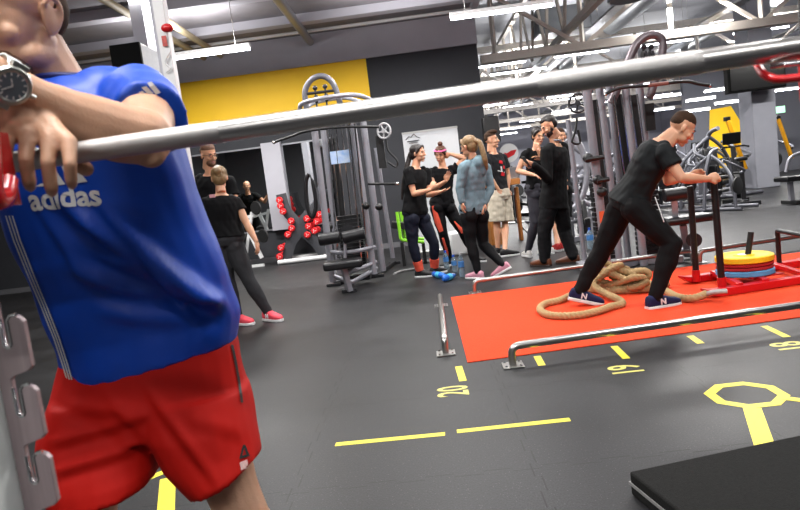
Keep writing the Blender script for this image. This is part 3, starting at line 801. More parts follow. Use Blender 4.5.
# ---- bearded man with glasses
Y = 7.0
J = jn(dict(pv=(213, 232, Y), nk=(210, 172, Y+.04), s1=(197, 182, Y+.05), s2=(230, 182, Y-.02), e1=(197, 210, Y+.05), w1=(206, 232, Y-.12), e2=(236, 208, Y-.05), w2=(233, 228, Y-.18),
            h1=(209, 240, Y), h2=(222, 240, Y), k1=(212, 272, Y), k2=(220, 271, Y)))
J['a1'] = fl(213, 306, .09); J['a2'] = fl(223, 303, .09)
hd = (at(208.5, 155, Y), V((.62, -.55, -.22)), V((.05, -.1, 1)), 1.0)
root = person('bearded man with glasses in black t-shirt and shorts, behind the blonde woman', (J['pv'].x, J['pv'].y, 0), J, hd)
top_shirt(root, J, BLACKCOT, low=.06, seed=4)
bottoms(root, J, mat('black_shorts_cloth', '0e0e10', .8), 'shorts', g=.03, end=.85, seed=3, flare=.1)
gin = mat('ginger_hair', '6a4630', .6, noise=.3, scale=60)
_, P, R = hair_cap(root, hd, gin, 'fade', seed=3, amp=.001)
b = B(); b.ell(P(0, .045, -.075), (.056, .052, .050), R); b.ell(P(0, .083, -.092), (.03, .022, .03), R)
me = remesh(b, .006, 1); displace(me, folds(.002, 4, (.01, .02))); link_mesh('beard', me, gin, root)
head_parts(root, *hd[:4], gin)
b = B()
for q in (-1, 1):
    b.tube([P(q*.031+.024*math.cos(t*pi/6), .100, .006+.016*math.sin(t*pi/6)) for t in range(12)], .0025, 6, True); b.tube([P(q*.055, .098, .010), P(q*.078, .04, .010), P(q*.080, -.005, .008)], .002, 6)
b.tube([P(-.008, .102, .010), P(.008, .102, .010)], .002, 6); b.obj('glasses', m_black, root)
for i, tp in ((1, fl(232, 311)), (2, fl(246, 309))): add_shoe(root, J['a%d' % i], tp, SHOEB, SOLEW, 1.05, lace=SOLEW)

# ---- dark haired woman, left end of the group
Y = 8.1
NAVY = mat('navy_leggings', '1a1d2c', .7); CORAL = mat('coral_fabric', 'ee5f48', .7)
J = jn(dict(pv=(415, 211, Y), nk=(415, 166, Y), s1=(408, 172, Y-.1), s2=(427, 172, Y+.12), e1=(414, 194, Y-.16), w1=(430, 190, Y-.28), e2=(428, 195, Y+.05), w2=(440, 192, Y-.12),
            h1=(411, 219, Y-.07), h2=(422, 219, Y+.07), k1=(413, 245, Y-.07), k2=(434, 243, Y+.02)))
J['a1'] = fl(420, 271, .085); J['a2'] = fl(434.5, 268, .085)
J['hand1'] = (V((.5, 0, .9)), (.6, .6, 0), 1, .5); J['hand2'] = (V((1, -.1, .15)), (0, 0, 1), 1, .25)
hd = (at(418, 153.5, Y), V((.86, -.45, -.02)), V((0, 0, 1)), .95)
root = person('dark-haired woman with long ponytail, black t-shirt and navy leggings with coral ankles', (J['pv'].x, J['pv'].y, 0), J, hd, fem=True, w=1.04)
top_shirt(root, J, BLACKCOT, fem=True, low=.05, sleeve=.6, g=.016, seed=7, w=1.05)
bottoms(root, J, NAVY, fem=True, seed=8, g=.010, w=1.05)
q_ = at(404, 200, Y+.1)
hp = hd[0]; fdir = basis(hd[1], hd[2])[1]
hair_cap(root, hd, HAIRB, 'long', [(*(hp-fdir*.08+V((0, 0, .03))), .035), (*(hp-fdir*.13+V((0, 0, -.04))), .034), (*at(404, 180, Y), .030), (*at(402, 200, Y), .012)], seed=5)
head_parts(root, *hd[:4], HAIRB, lips='a0483e')
for i, tp in ((1, fl(438, 276)), (2, fl(449, 271))):
    add_shoe(root, J['a%d' % i], tp, SHOEB, SOLEW, .95, lace=SHOEB)
    b = B(); K, A = J['k%d' % i], J['a%d' % i]; b.tube([lerp(K, A, .62), lerp(K, A, .8), lerp(K, A, .97)], [.064, .058, .052], 16); b.obj('coral_cuff', CORAL, root)

# ---- woman with hair bun and pink headband
Y = 8.75
J = jn(dict(pv=(442, 202, Y), nk=(443, 166, Y), s1=(431, 172, Y), s2=(455, 170, Y), e1=(433, 189, Y-.12), w1=(446, 181, Y-.28), e2=(464, 158, Y-.02), w2=(450, 154, Y-.05),
            h1=(437, 208, Y-.02), h2=(449, 208, Y+.02), k1=(443, 234, Y-.06), k2=(462, 231, Y)))
J['a1'] = fl(450, 260, .085); J['a2'] = fl(475, 256, .085)
J['hand1'] = (V((.5, -.1, 1)), (.2, -1, 0), -1, .25); J['hand2'] = (V((-1, .2, .0)), (-.2, 1, 0), 1, .4)
hd = (at(440.5, 154.5, Y-.03), V((-.35, -.85, -.25)), V((.1, -.1, 1)), .93)
root = person('young woman with topknot and pink headband, black t-shirt, leggings with coral stripe', (J['pv'].x, J['pv'].y, 0), J, hd, fem=True)
top_shirt(root, J, BLACKCOT, fem=True, low=.03, sleeve=.4, g=.010, seed=11)
bottoms(root, J, mat('black_leggings', '0c0c0f', .7), fem=True, seed=12, g=.009)
_, P, R = hair_cap(root, hd, mat('auburn_hair', '5a3420', .55, noise=.3, scale=50), 'long', seed=6)
b = B(); b.ell(P(0, -.02, .155), (.036, .036, .034)); me = remesh(b, .006, 1); displace(me, folds(.004, 3, (.012, .03))); link_mesh('hair_bun', me, MATS['auburn_hair'], root)
b = B(); b.tube([P(.083*math.cos(t*pi/12), .004+.097*math.sin(t*pi/12), .072-.0*math.sin(t*pi/12)) for t in range(0, 13)], .009, 8, flat=1.6); b.obj('headband', mat('pink_headband', 'e8609a', .6), root)
head_parts(root, *hd[:4], HAIRM, lips='b0504a')
for i, tp in ((1, fl(442, 268)), (2, fl(491, 262))): add_shoe(root, J['a%d' % i], tp, SHOEB, SOLEW, .92, lace=SHOEB)
H, K, A = J['h1'], J['k1'], J['a1']
b = B(); off = V((.035, -.055, 0)); b2 = B()
b.tube([H+V((-.045, -.088, .04)), lerp(H, K, .5)+V((-.035, -.080, 0)), K+V((-.02, -.060, .04))], [.025, .042, .03], 10, flat=.5)
b.tube([K+V((-.01, -.058, -.05)), lerp(K, A, .5)+V((-.01, -.055, 0)), A+V((-.005, -.038, .05))], [.026, .036, .018], 10, flat=.5); b.obj('coral_stripe', CORAL, root)
H, K, A = J['h2'], J['k2'], J['a2']
b2.tube([lerp(H, K, .55)+V((-.03, -.080, 0)), K+V((-.01, -.064, .02)), lerp(K, A, .4)+V((-.01, -.058, 0))], [.008, .028, .010], 10, flat=.5); b2.obj('coral_stripe', CORAL, root)

# ---- woman in the teal hoodie, walking
Y = 7.5
TEAL = mat('teal_heather_fleece', '728993', .85, noise=.12, scale=80)
J = jn(dict(pv=(473, 208, Y), nk=(474, 160, Y), s1=(463, 168, Y-.12), s2=(486, 168, Y+.1), e1=(460, 188, Y-.14), w1=(462, 202, Y-.16), e2=(491, 188, Y+.08), w2=(484, 204, Y-.03),
            h1=(468, 216, Y-.05), h2=(480, 216, Y+.05), k1=(471, 243, Y-.08), k2=(483, 244, Y+.06)))
J['a1'] = fl(478, 272, .09); J['a2'] = fl(503, 268, .10)+V((0, 0, .04))
J['hand1'] = (V((-.1, 0, -1)), (1, .3, 0), 1, .4)
hd = (at(468.5, 146.5, Y-.02), V((-.75, .6, -.12)), V((0, 0, 1)), .97)
root = person('blonde woman in teal hooded top, black leggings and pink trainers, walking away', (J['pv'].x, J['pv'].y, 0), J, hd, fem=True)
nkp = J['nk']; bk = V((.5, -.5, 0)).normalized()
def hood(b): b.ell(nkp+bk*.08-V((0, 0, .04)), (.10, .09, .085)); b.ell(nkp+bk*.06+V((0, 0, .0)), (.085, .08, .05)); b.ell(nkp+bk*.12-V((0, 0, .12)), (.05, .04, .07))
top_shirt(root, J, TEAL, 'hoodie', fem=True, low=.07, longs=True, g=.016, seed=13, amp=.003, extra=hood)
bottoms(root, J, mat('black_leggings', '0c0c0f', .7), fem=True, seed=14, g=.009)
hp = hd[0]; fdir = basis(hd[1], hd[2])[1]
hair_cap(root, hd, HAIRBL, 'long', [(*(hp-fdir*.08+V((0, 0, .04))), .030), (*(hp-fdir*.15+V((.01, 0, .0))), .032), (*at(485, 160, Y-.15), .032), (*at(487, 170, Y-.12), .010)], seed=7)
head_parts(root, *hd[:4], HAIRBL)
pm = mat('magenta_mesh', 'd8487a', .7, noise=.3, scale=80, c2='c9c0c4')
add_shoe(root, J['a1'], fl(461, 279), pm, SOLEW, .93, lace=SOLEW); add_shoe(root, J['a2'], J['a2']+V((-.19, .05, -.2)), pm, SOLEW, .93, tilt=-.09, lace=SOLEW)

# ---- young man in printed t-shirt and beige shorts
Y = 9.5
J = jn(dict(pv=(499, 194, Y), nk=(493, 152, Y), s1=(487, 160, Y-.12), s2=(503, 158, Y+.12), e1=(489, 177, Y-.16), w1=(498, 189, Y-.15), e2=(508, 175, Y+.14), w2=(508, 190, Y+.05),
            h1=(496, 199, Y-.06), h2=(504, 199, Y+.06), k1=(497, 222, Y-.05), k2=(505, 222, Y+.05)))
J['a1'] = fl(498, 249, .09); J['a2'] = fl(505, 250.5, .09)
J['hand1'] = (V((.2, 0, -1)), (0, 1, 0), 1, .5)
hd = (at(491.5, 140.5, Y), V((.92, -.35, .05)), V((0, 0, 1)), 1.0)
root = person('young man with brown quiff, black printed t-shirt and beige shorts, hand in pocket', (J['pv'].x, J['pv'].y, 0), J, hd)
sh = top_shirt(root, J, mat('washed_black_cotton', '1e1e21', .9), low=.05, sleeve=.6, g=.02, seed=15)
bottoms(root, J, mat('beige_shorts_cloth', 'c9bfac', .85), 'shorts', g=.03, end=.95, seed=16, flare=.15, amp=.004)
_, P, R = hair_cap(root, hd, HAIRM, 'fade', seed=8)
b = B(); b.ell(P(0, .02, .118), (.062, .088, .038), R); me = remesh(b, .006, 1); displace(me, folds(.004, 3, (.012, .03))); link_mesh('hair_quiff', me, HAIRM, root)
head_parts(root, *hd[:4], HAIRM)
for i, tp in ((1, fl(512, 252)), (2, fl(521, 254.5))): add_shoe(root, J['a%d' % i], tp, SHOEB, SOLEW, 1.02, lace=SHOEB)
# print on the chest: red and white marks lying on the shirt
def project_patch(root, target, polys, o, ax, ay, material, name, lift=.003, th=.0):
    """outlines given in the plane of ax, ay, laid onto the target mesh along their normal"""
    tw = target.matrix_world.copy() if False else Matrix.Translation(wloc(target))
    me = target.data; bv = BVHTree.FromPolygons([tw @ v.co for v in me.vertices], [tuple(p.vertices) for p in me.polygons])
    ax, ay = V(ax).normalized(), V(ay).normalized(); nz = ax.cross(ay).normalized(); o = V(o); out = B()
    for pl in polys:
        bm = bmesh.new(); vs = [bm.verts.new((x, y, 0)) for x, y in pl]; bm.faces.new(vs)
        bmesh.ops.triangulate(bm, faces=bm.faces)
        bmesh.ops.subdivide_edges(bm, edges=bm.edges, cuts=2, use_grid_fill=True); bmesh.ops.triangulate(bm, faces=bm.faces)
        bm.verts.index_update(); ps = []
        for v in bm.verts:
            q = o+ax*v.co.x+ay*v.co.y; h = bv.ray_cast(q+nz*.25, -nz, .6)
            ps.append((h[0]+h[1]*lift*(1 if h[1].dot(nz) > 0 else -1)) if h[0] is not None else None)
        fs = [tuple(v.index for v in f.verts) for f in bm.faces if all(ps[v.index] is not None for v in f.verts)]
        out.add([p or o for p in ps], fs); bm.free()
    me2 = bpy.data.meshes.new(name); me2.from_pydata(out.v, [], out.f)
    return link_mesh(name, me2, material, root)
def project_text(root, target, body, size, o, ax, ay, material, name, bold=0., sx=1., lift=.003, keep=None):
    tw = Matrix.Translation(wloc(target)); me0 = target.data
    bv = BVHTree.FromPolygons([tw @ v.co for v in me0.vertices], [tuple(p.vertices) for p in me0.polygons])
    ax, ay = V(ax).normalized(), V(ay).normalized(); nz = ax.cross(ay).normalized(); o = V(o)
    me = text_mesh(body, size, 0, bold, sx); bm = bmesh.new(); bm.from_mesh(me)
    for _ in range(3):
        le = [e for e in bm.edges if e.calc_length() > size*.12]
        if le: bmesh.ops.subdivide_edges(bm, edges=le, cuts=1); bmesh.ops.triangulate(bm, faces=bm.faces)
    for v in bm.verts:
        q = o+ax*v.co.x+ay*v.co.y; h = bv.ray_cast(q+nz*.25, -nz, .6)
        v.co = (h[0]+h[1]*lift*(1 if h[1].dot(nz) > 0 else -1)) if h[0] is not None else q
    bm.to_mesh(me); bm.free()
    return link_mesh(name, me, material, root)
mR = mat('red_print', 'c81e2a', .7); mW = mat('white_print', 'd0d0d0', .7)
cx = at(500, 170, Y-.1); ax = V((.85, -.5, 0)); ax = V((.9, .15, 0)).normalized()
ax = V((.97, .25, 0)); ay = V((0, 0, 1))
project_patch(root, sh, [[(-.02, .10), (.06, .08), (.05, .13), (0, .14)], [(.0, -.08), (.07, -.1), (.08, -.05), (.02, -.03)], [(.05, .02), (.09, 0), (.09, .05), (.06, .06)]], cx, ax, ay, mR, 'red_print')
project_patch(root, sh, [[(.0, .05), (.03, .05), (.035, -.02), (.01, -.02)], [(-.05, -.0), (.08, -.035), (.08, -.045), (-.05, -.012)]], cx, ax, ay, mW, 'white_print')

# ---- woman in grey leggings behind the man in the suit
Y = 8.7
J = jn(dict(pv=(537, 188, Y), nk=(536, 148, Y), s1=(526, 154, Y-.05), s2=(545, 152, Y+.05), e1=(518, 171, Y-.05), w1=(534, 175, Y-.25), e2=(548, 172, Y), w2=(538, 150, Y-.14),
            h1=(534, 194, Y-.02), h2=(543, 194, Y+.02), k1=(535, 222, Y-.05), k2=(545, 222, Y)))
J['a1'] = fl(528, 251, .085); J['a2'] = fl(549, 248, .085)
J['hand2'] = (V((-.1, 0, 1)), (0, 1, 0), 1, .6)
hd = (at(538, 136, Y), V((.3, -.9, -.2)), V((0, 0, 1)), .93)
root = person('woman in black top and dark grey leggings with white shoes, facing the suited man', (J['pv'].x, J['pv'].y, 0), J, hd, fem=True)
top_shirt(root, J, BLACKCOT, fem=True, low=.02, sleeve=.35, g=.010, seed=21)
bottoms(root, J, mat('grey_leggings', '3c3b42', .75), fem=True, seed=22, g=.009)
hair_cap(root, hd, HAIRB, 'long', seed=7); head_parts(root, *hd[:4], HAIRB)
WSH = mat('white_canvas', 'd8d6d2', .7)
for i, tp in ((1, fl(524, 256)), (2, fl(548, 254))): add_shoe(root, J['a%d' % i], tp, WSH, SOLEW, .92, lace=SOLEW)

# ---- man mostly hidden behind the suit
Y = 9.6
J = jn(dict(pv=(560, 190, Y), nk=(560, 146, Y), s1=(549, 152, Y), s2=(569, 150, Y), e1=(550, 172, Y), w1=(553, 186, Y-.1), e2=(568, 170, Y), w2=(565, 184, Y-.1),
            h1=(556, 196, Y), h2=(564, 196, Y), k1=(556, 220, Y), k2=(563, 219, Y)))
J['a1'] = fl(557, 245, .09); J['a2'] = fl(562, 244, .09)
hd = (at(560, 137, Y), V((-.3, -.9, 0)), V((0, 0, 1)), 1)
root = person('man almost hidden behind the suit, one bare calf and a red shoe showing', (J['pv'].x, J['pv'].y, 0), J, hd)
top_shirt(root, J, mat('dark_grey_cotton', '25262a', .9), low=.05, seed=31); bottoms(root, J, MATS['black_shorts_cloth'], 'shorts', g=.03, end=.9, seed=32, flare=.1)
hair_cap(root, hd, HAIRM, 'fade', seed=8); head_parts(root, *hd[:4], HAIRM)
rs_ = mat('red_shoe_fabric', 'b83030', .7)
for i, tp in ((1, fl(553, 250)), (2, fl(563, 250))): add_shoe(root, J['a%d' % i], tp, rs_, SOLEW, 1.0, lace=SOLEW)

# ---- man in dark suit
Y = 7.85
SUIT = mat('black_suit_cloth', '0a0a0c', .85, noise=.1)
J = jn(dict(pv=(554, 198, Y), nk=(556, 143, Y), s1=(546, 152, Y-.15), s2=(566, 150, Y+.12), e1=(548, 179, Y-.2), w1=(534, 165, Y-.34), e2=(560, 174, Y+.1), w2=(543, 160, Y+.0),
            h1=(549, 206, Y-.05), h2=(560, 206, Y+.05), k1=(544, 233, Y-.06), k2=(565, 232, Y+.05)))
J['a1'] = fl(545, 259, .09); J['a2'] = fl(573, 256, .09)
J['hand1'] = (V((-.9, -.1, .35)), (.2, .9, .2), 1, .7); J['hand2'] = (V((-.8, -.2, .6)), (.3, 0, -1), -1, .4)
hd = (at(549, 126.5, Y-.02), V((-.88, -.2, -.38)), V((-.3, 0, 1)), 1.02)
root = person('dark-bearded man in a black suit and brown shoes, looking down at his hands', (J['pv'].x, J['pv'].y, 0), J, hd, w=1.03)
top_shirt(root, J, SUIT, 'jacket', low=.13, longs=True, g=.022, seed=17, amp=.002, straight=1, w=1.05)
bottoms(root, J, mat('dark_suit_trousers', '0f0f12', .8), 'trousers', g=.018, seed=18, amp=.004, rk=(.092, .084, .070, .066, .060, .056))
_, P, R = hair_cap(root, hd, HAIRB, 'short', seed=10)
b = B(); b.ell(P(0, .032, -.068), (.060, .056, .048), R); b.ell(P(0, .062, -.100), (.028, .022, .020), R); b.ell(P(0, .010, -.034), (.0765, .034, .050), R)
me = remesh(b, .006, 1); displace(me, folds(.002, 4, (.01, .02))); link_mesh('beard', me, HAIRB, root)
head_parts(root, *hd[:4], HAIRB)
b = B(); nk = J['nk']; b.tube([nk+V((.060*math.cos(t*pi/9), .058*math.sin(t*pi/9), .030-.012*math.cos(t*pi/9))) for t in range(18)], .012, 8, True); b.obj('shirt_collar', mat('pale_shirt', '9a9ea6', .7), root)
b = B(); w_ = J['w1']+V((-.09, -.02, .045)); b.box(w_, (.014, .075, .15), (0, -.5, .2)); tag(b.obj('mobile_phone', m_black, bevel=.003), 'dark mobile phone held by the man in the suit', 'phone')
brn = mat('brown_leather', '6a3a22', .35, noise=.15)
for i, tp in ((1, fl(525, 266)), (2, fl(557, 264))): add_shoe(root, J['a%d' % i], tp, brn, mat('dark_sole', '2a1a12', .6), 1.06, lace=brn)

# ---- man pushing the sled
Y = 5.2
J = jn(dict(pv=(629, 201, Y+.05), nk=(660, 140, Y), s1=(664, 153, Y-.18), s2=(664, 148, Y+.17), e1=(681, 178, Y-.28), w1=(708, 179, Y-.24), e2=(668, 181, Y+.2), w2=(690, 175, Y+.30),
            h1=(635, 208, Y-.07), h2=(622, 206, Y+.10), k1=(672, 244, Y-.20), k2=(601, 252, Y+.13)))
J['ch'] = at(648, 166, Y)
J['a1'] = fl(655, 297, .09); J['a2'] = fl(580, 294, .105)+V((0, 0, .03))
PH1, PH2 = at(713, 178, Y-.20), at(694, 180, Y+.38)
J['hand1'] = (V((.8, .15, .15)), (.1, .9, -.35), -1, .75); J['hand2'] = (V((.8, .15, .1)), (.1, -.9, -.3), 1, .75)
hd = (at(681.5, 129, Y-.02), V((.80, -.12, -.62)), V((.55, 0, .8)), 1.03)
root = person('man in black t-shirt and joggers leaning forward to push the weight sled', (J['pv'].x, J['pv'].y, 0), J, hd, w=1.05)
CH2 = mat('charcoal_sports_shirt', '131618', .75, noise=.1)
top_shirt(root, J, CH2, low=.04, sleeve=.55, g=.024, seed=19, amp=.003, w=1.10, rsl=(.074, .076), vox=.007, straight=1)
bottoms(root, J, mat('black_joggers', '08080a', .8), 'joggers', g=.016, top=.06, seed=20, amp=.003, rk=(.100, .088, .068, .066, .050, .044), vox=.007)
_, P, R = hair_cap(root, hd, HAIRM, 'fade', seed=11, amp=.0015)
head_parts(root, *hd[:4], HAIRM)
b = B(); b.tube([at(655, 197, Y-.16), at(659, 208, Y-.22), at(664, 222, Y-.27)], .004, 6); b.obj('drawstring', SOLEW, root)
nvy = mat('navy_mesh', '1c2148', .65, noise=.15)
add_shoe(root, J['a1'], fl(684, 303), nvy, SOLEW, 1.05, logo=('N', SOLEW), lace=nvy)
add_shoe(root, J['a2'], J['a2']+V((.2, -.02, 0)), nvy, SOLEW, 1.05, logo=('N', SOLEW), lace=nvy, tilt=-.06)

# ---- bald man seen in the mirror
X0, Y = -4.1, 10.0
def fr(x, y, z): return V((X0+x, Y+y, z))
J = dict(pv=fr(0, 0, .95), nk=fr(0, 0, 1.47), s1=fr(.19, .02, 1.40), s2=fr(-.19, .02, 1.40), e1=fr(.38, .05, 1.22), w1=fr(.5, .12, 1.38), e2=fr(-.36, .05, 1.15), w2=fr(-.2, .2, 1.1), h1=fr(.09, 0, .88), h2=fr(-.09, 0, .88), k1=fr(.11, .02, .48), k2=fr(-.11, .02, .48), a1=fr(.13, 0, .09), a2=fr(-.13, 0, .09))
hd = (fr(0, .02, 1.64), V((.2, 1, 0)), V((0, 0, 1)), 1.02)
root = person('bald man in a dark t-shirt whose front shows in the large wall mirror', (X0, Y, 0), J, hd)
top_shirt(root, J, BLACKCOT, low=.05, seed=41); bottoms(root, J, MATS['black_joggers'], 'joggers', g=.016, seed=42, rk=(.100, .088, .068, .066, .050, .044))
head_parts(root, *hd[:4], HAIRM)
for i, x in ((1, .13), (2, -.13)): add_shoe(root, J['a%d' % i], fr(x, .2, .0), SHOEB, SOLEW, 1.0, lace=SOLEW)
# ===================================================================== GEAR
def chain(b, pts, r, n=10, rr=.06): return b.tube(round_path(pts, rr, 5), r, n)
m_grey = mat('silver_machine_frame', '9c9ca4', .35, .35, noise=.05)
m_dark = mat('dark_machine_frame', '2a2a2d', .4, .3)

# ---- barbell across the squat rack
bl, br = at(75, 153, .86), at(794, 48, .80)
bd = (br-bl).normalized(); mid = at(400, 101, .83); mid = bl+bd*((mid-bl).dot(bd))
root = thing('barbell', 'polished steel barbell resting in the red hooks, crossing the whole view', 'barbell', mid)
def on(px):                 # point of the bar's axis that stands behind pixel column px
    best = min(range(-200, 1400), key=lambda k: abs((lambda q: 400+F0*((q-CAM).dot(RT))/((q-CAM).dot(FWD)))(bl+bd*(k/1000))-px)); return bl+bd*(best/1000)
B().cyl(on(-60), on(830), .0137, 24).obj('shaft', mat('polished_steel', 'c4c2c0', .33, 1., noise=.1, scale=6, aniso=(1, 30, 30)), root)
kn = mat('knurled_steel', 'b9b7b5', .42, 1., noise=.08, bump=.5, bscale=900)
for a, c in ((-60, 222), (537, 700)): B().cyl(on(a), on(c), .0147, 24).obj('knurled_grip', kn, root)
for s, p in ((-1, on(-60)), (1, on(830))):
    q = B(); q.cyl(p, p+bd*s*.03, .035, 20); q.cyl(p+bd*s*.03, p+bd*s*.42, .025, 20); q.obj('sleeve', m_steel, root)

# ---- squat rack: two uprights with hooks, notched steel plate on the near one
root = thing('squat_rack', 'white and steel squat rack upright with hook-shaped notches and red hooks holding the barbell', 'rack', (-.4, .6, 0))
YR = .62
YP2 = YR+.085
def pl(px, py): return at(px, py, YP2)
e0 = at(0, 380, YR+.085); wx = e0.x; w0 = 0.
B().box((wx-.05, YR+.045, 1.12), (.10, .09, 2.24)).obj('upright', mat('white_gloss_post', 'dfe4e2', .3), root, bevel=.006)
# toothed plate: outline made of repeated hook teeth
pit = (pl(15, 314)-pl(28, 383)).z; z_top = pl(24, 314).z; x1 = pl(24, 316).x-wx
xa, xb, xc = w0+(x1-w0)*.36, w0+(x1-w0)*.58, x1
def tooth(z):
    h = pit
    return [(xa, z-.0), (xa, z-h*.40), (xa+.002, z-h*.45), (xb-.002, z-h*.45), (xb, z-h*.40), (xb, z-h*.06), (xb+.003, z-h*.01), (xb+(xc-xb)*.5, z), (xc-.004, z-h*.03), (xc, z-h*.10), (xc, z-h*.74), (xc-.005, z-h*.80), (xa+.004, z-h*.86), (xa, z-h*.90)]
out = [(w0+.001, z_top+pit*1.2), (xa-.006, z_top+pit*1.2), (xa, z_top+pit*1.1)]
for k in range(9): out += tooth(z_top-pit*k)
out += [(xa, z_top-pit*9.2), (w0+.001, z_top-pit*9.2)]
B().prism(out, (wx, YP2, 0), (1, 0, 0), (0, 0, 1), .008).obj('notched_plate', mat('steel_red_reflection', 'a8989a', .42, .45, noise=.12, scale=5, aniso=(40, 40, 2)), root, bevel=.0012, smooth=False)  # pinkish tint: reflected red put into the steel's colour
for k in range(9):
    z = z_top-pit*k; c = [(xa, z-.002), (xa, z-pit*.40), (xa+.003, z-pit*.445), (xb-.003, z-pit*.445), (xb, z-pit*.40), (xb, z-pit*.06), (xb+.004, z), (xb+(xc-xb)*.6, z+.001)]
    B().tube([(wx+x, YP2-.003, zz) for x, zz in c], .0022, 8).obj('slot_liner', m_chrome, root)
# silver rounded end of the holder above the plate
q = pl(7, 262); B().box((q.x-.03, YR-.012, q.z+.03), (.075, .02, .15)).obj('holder_cover', m_steel, root, bevel=.008)
q = pl(3, 160); 
rm_ = mat('red_translucent_plastic', 'b01018', .25, coat=.5)
b = B(); b.tube(round_path([at(-14, 95, .74), at(-9, 160, .72), at(-6, 202, .71), at(6, 200, .74), at(9, 180, .76)], .02, 5), .011, 10); b.box(at(-10, 170, .76), (.03, .05, .09)); b.obj('hook', rm_, root, bevel=.004)
# far upright at the right
xr_ = at(794, 0, .885).x
B().box((xr_+.04, .84, 1.12), (.08, .08, 2.24)).obj('upright', mat('matt_black_post', '0c0c0d', .5), root, bevel=.004)
b = B(); b.tube(round_path([at(757, 64, .83), at(764, 75, .80), at(776, 80, .785), at(815, 76, .77)], .012, 5), .0048, 10); b.obj('hook', m_red, root)
b = B(); b.tube(round_path([at(771, 66.5, .80), at(786, 64.5, .79), at(815, 62, .78)], .01, 4), .0040, 10); b.obj('hook_liner', m_chrome, root)
B().box(at(826, 74, .80), (.04, .05, .06)).obj('hook_block', m_red, root, bevel=.004)
B().box((wx-.05, YR+.4, .04), (.10, .9, .08)).obj('foot_beam', m_dark, root, bevel=.004)
B().box((xr_+.04, YR+.4, .04), (.08, .9, .08)).obj('foot_beam', m_dark, root, bevel=.004)
B().box(((wx+xr_)/2, YR+.05, 2.20), (xr_-wx, .06, .06)).obj('crossbeam', m_dark, root, bevel=.004)

# ---- weight sled
root = thing('weight_sled', 'red weight sled with black push posts standing on the carpet', 'sled', (2.6, 5.45, 0))
n0, n1 = fl(704, 298, .01), fl(800, 283, .01); dd = (n1-n0).normalized(); n1 = n0+dd*1.25
f0 = fl(681, 284, .01); f1 = f0+dd*1.25; side = V((-dd.y, dd.x, 0))
for a, c in ((n0, n1), (f0, f1)):
    b = B(); b.prism([(0, .055), (.06, .012), (.12, 0), (1.13, 0), (1.19, .012), (1.25, .055), (1.25, .075), (1.18, .06), (.07, .06), (0, .075)], a, dd, (0, 0, 1), .09); b.obj('skid', m_red, root, bevel=.004)
b = B(); 
for t_ in (.32, .55, .9): b.beam(n0+dd*t_+V((0, 0, .06)), f0+dd*t_+V((0, 0, .06)), .05, .04)
b.box((n0+f0)/2+dd*.55+V((0, 0, .075)), (.30, .42, .012), Matrix((dd, side, V((0, 0, 1)))).transposed())
b.obj('cross_frame', m_red, root, bevel=.003)
bn, bf = fl(722.5, 291, .03), fl(696.5, 281, .03)
tn, tf = at(713, 174, bn.y-.02), at(690, 186, bf.y-.02)
for a, c in ((bn, tn), (bf, tf)):
    B().cyl(a+(c-a)*.03, c, .027, 18).obj('push_post', m_black, root)
    B().cyl(a+(c-a)*.0, a+(c-a)*.12, .034, 18).obj('post_socket', m_red, root)
pc = at(752, 266, 5.55); pc = V((fl(753, 283).x, fl(753, 276).y, 0)); pc = (n0+f0)/2+dd*.50
B().cyl(pc+V((0, 0, .05)), at(751, 232, pc.y), .024, 16).obj('plate_pin', m_dark, root)
# low front handle
ha, hb = n0+dd*.98+V((0, 0, .02)), f0+dd*.98+V((0, 0, .02))
b = B(); b.tube(round_path([ha, ha+V((0, 0, .34)), hb+V((0, 0, .34)), hb], .03, 4), .022, 12); b.obj('front_handle', m_black, root)
# bumper plates on it
for z, r, th, m_, lb in ((.088, .228, .050, mat('blue_bumper_rubber', '5b9fd0', .6, noise=.08), 'light blue bumper plate at the bottom of the sled stack'), (.139, .222, .030, mat('red_bumper_rubber', 'a81e24', .6), 'lower of two thin red bumper plates on the sled'),
                         (.170, .222, .030, MATS['red_bumper_rubber'], 'upper of two thin red bumper plates on the sled'), (.201, .228, .055, mat('yellow_bumper_rubber', 'f2cc18', .6), 'yellow bumper plate on top of the sled stack')):
    t = thing('bumper_plate', lb, 'weight plate', (pc.x, pc.y, z), 'bumper plates on the sled')
    c = (pc.x, pc.y, z)
    B().lathe([(.03, 0), (r-.012, 0), (r, .008), (r, th-.008), (r-.012, th), (r-.05, th), (r-.06, th-.006), (.085, th-.006), (.08, th), (.03, th)], c, n=48).obj('disc', m_, t)
    B().lathe([(.026, -.0), (.05, .0), (.05, th+.001), (.026, th+.001)], c, n=24).obj('hub', m_steel, t)
    if z > .2:
        for q in range(3):
            a = q*2*pi/3+.4; put_text('embossed_mark', 'KG', .035, V(c)+V((math.cos(a)*.125, math.sin(a)*.125, th-.0045)), (-math.sin(a), math.cos(a), 0), (-math.cos(a), -math.sin(a), 0), m_, t, .002) if False else None

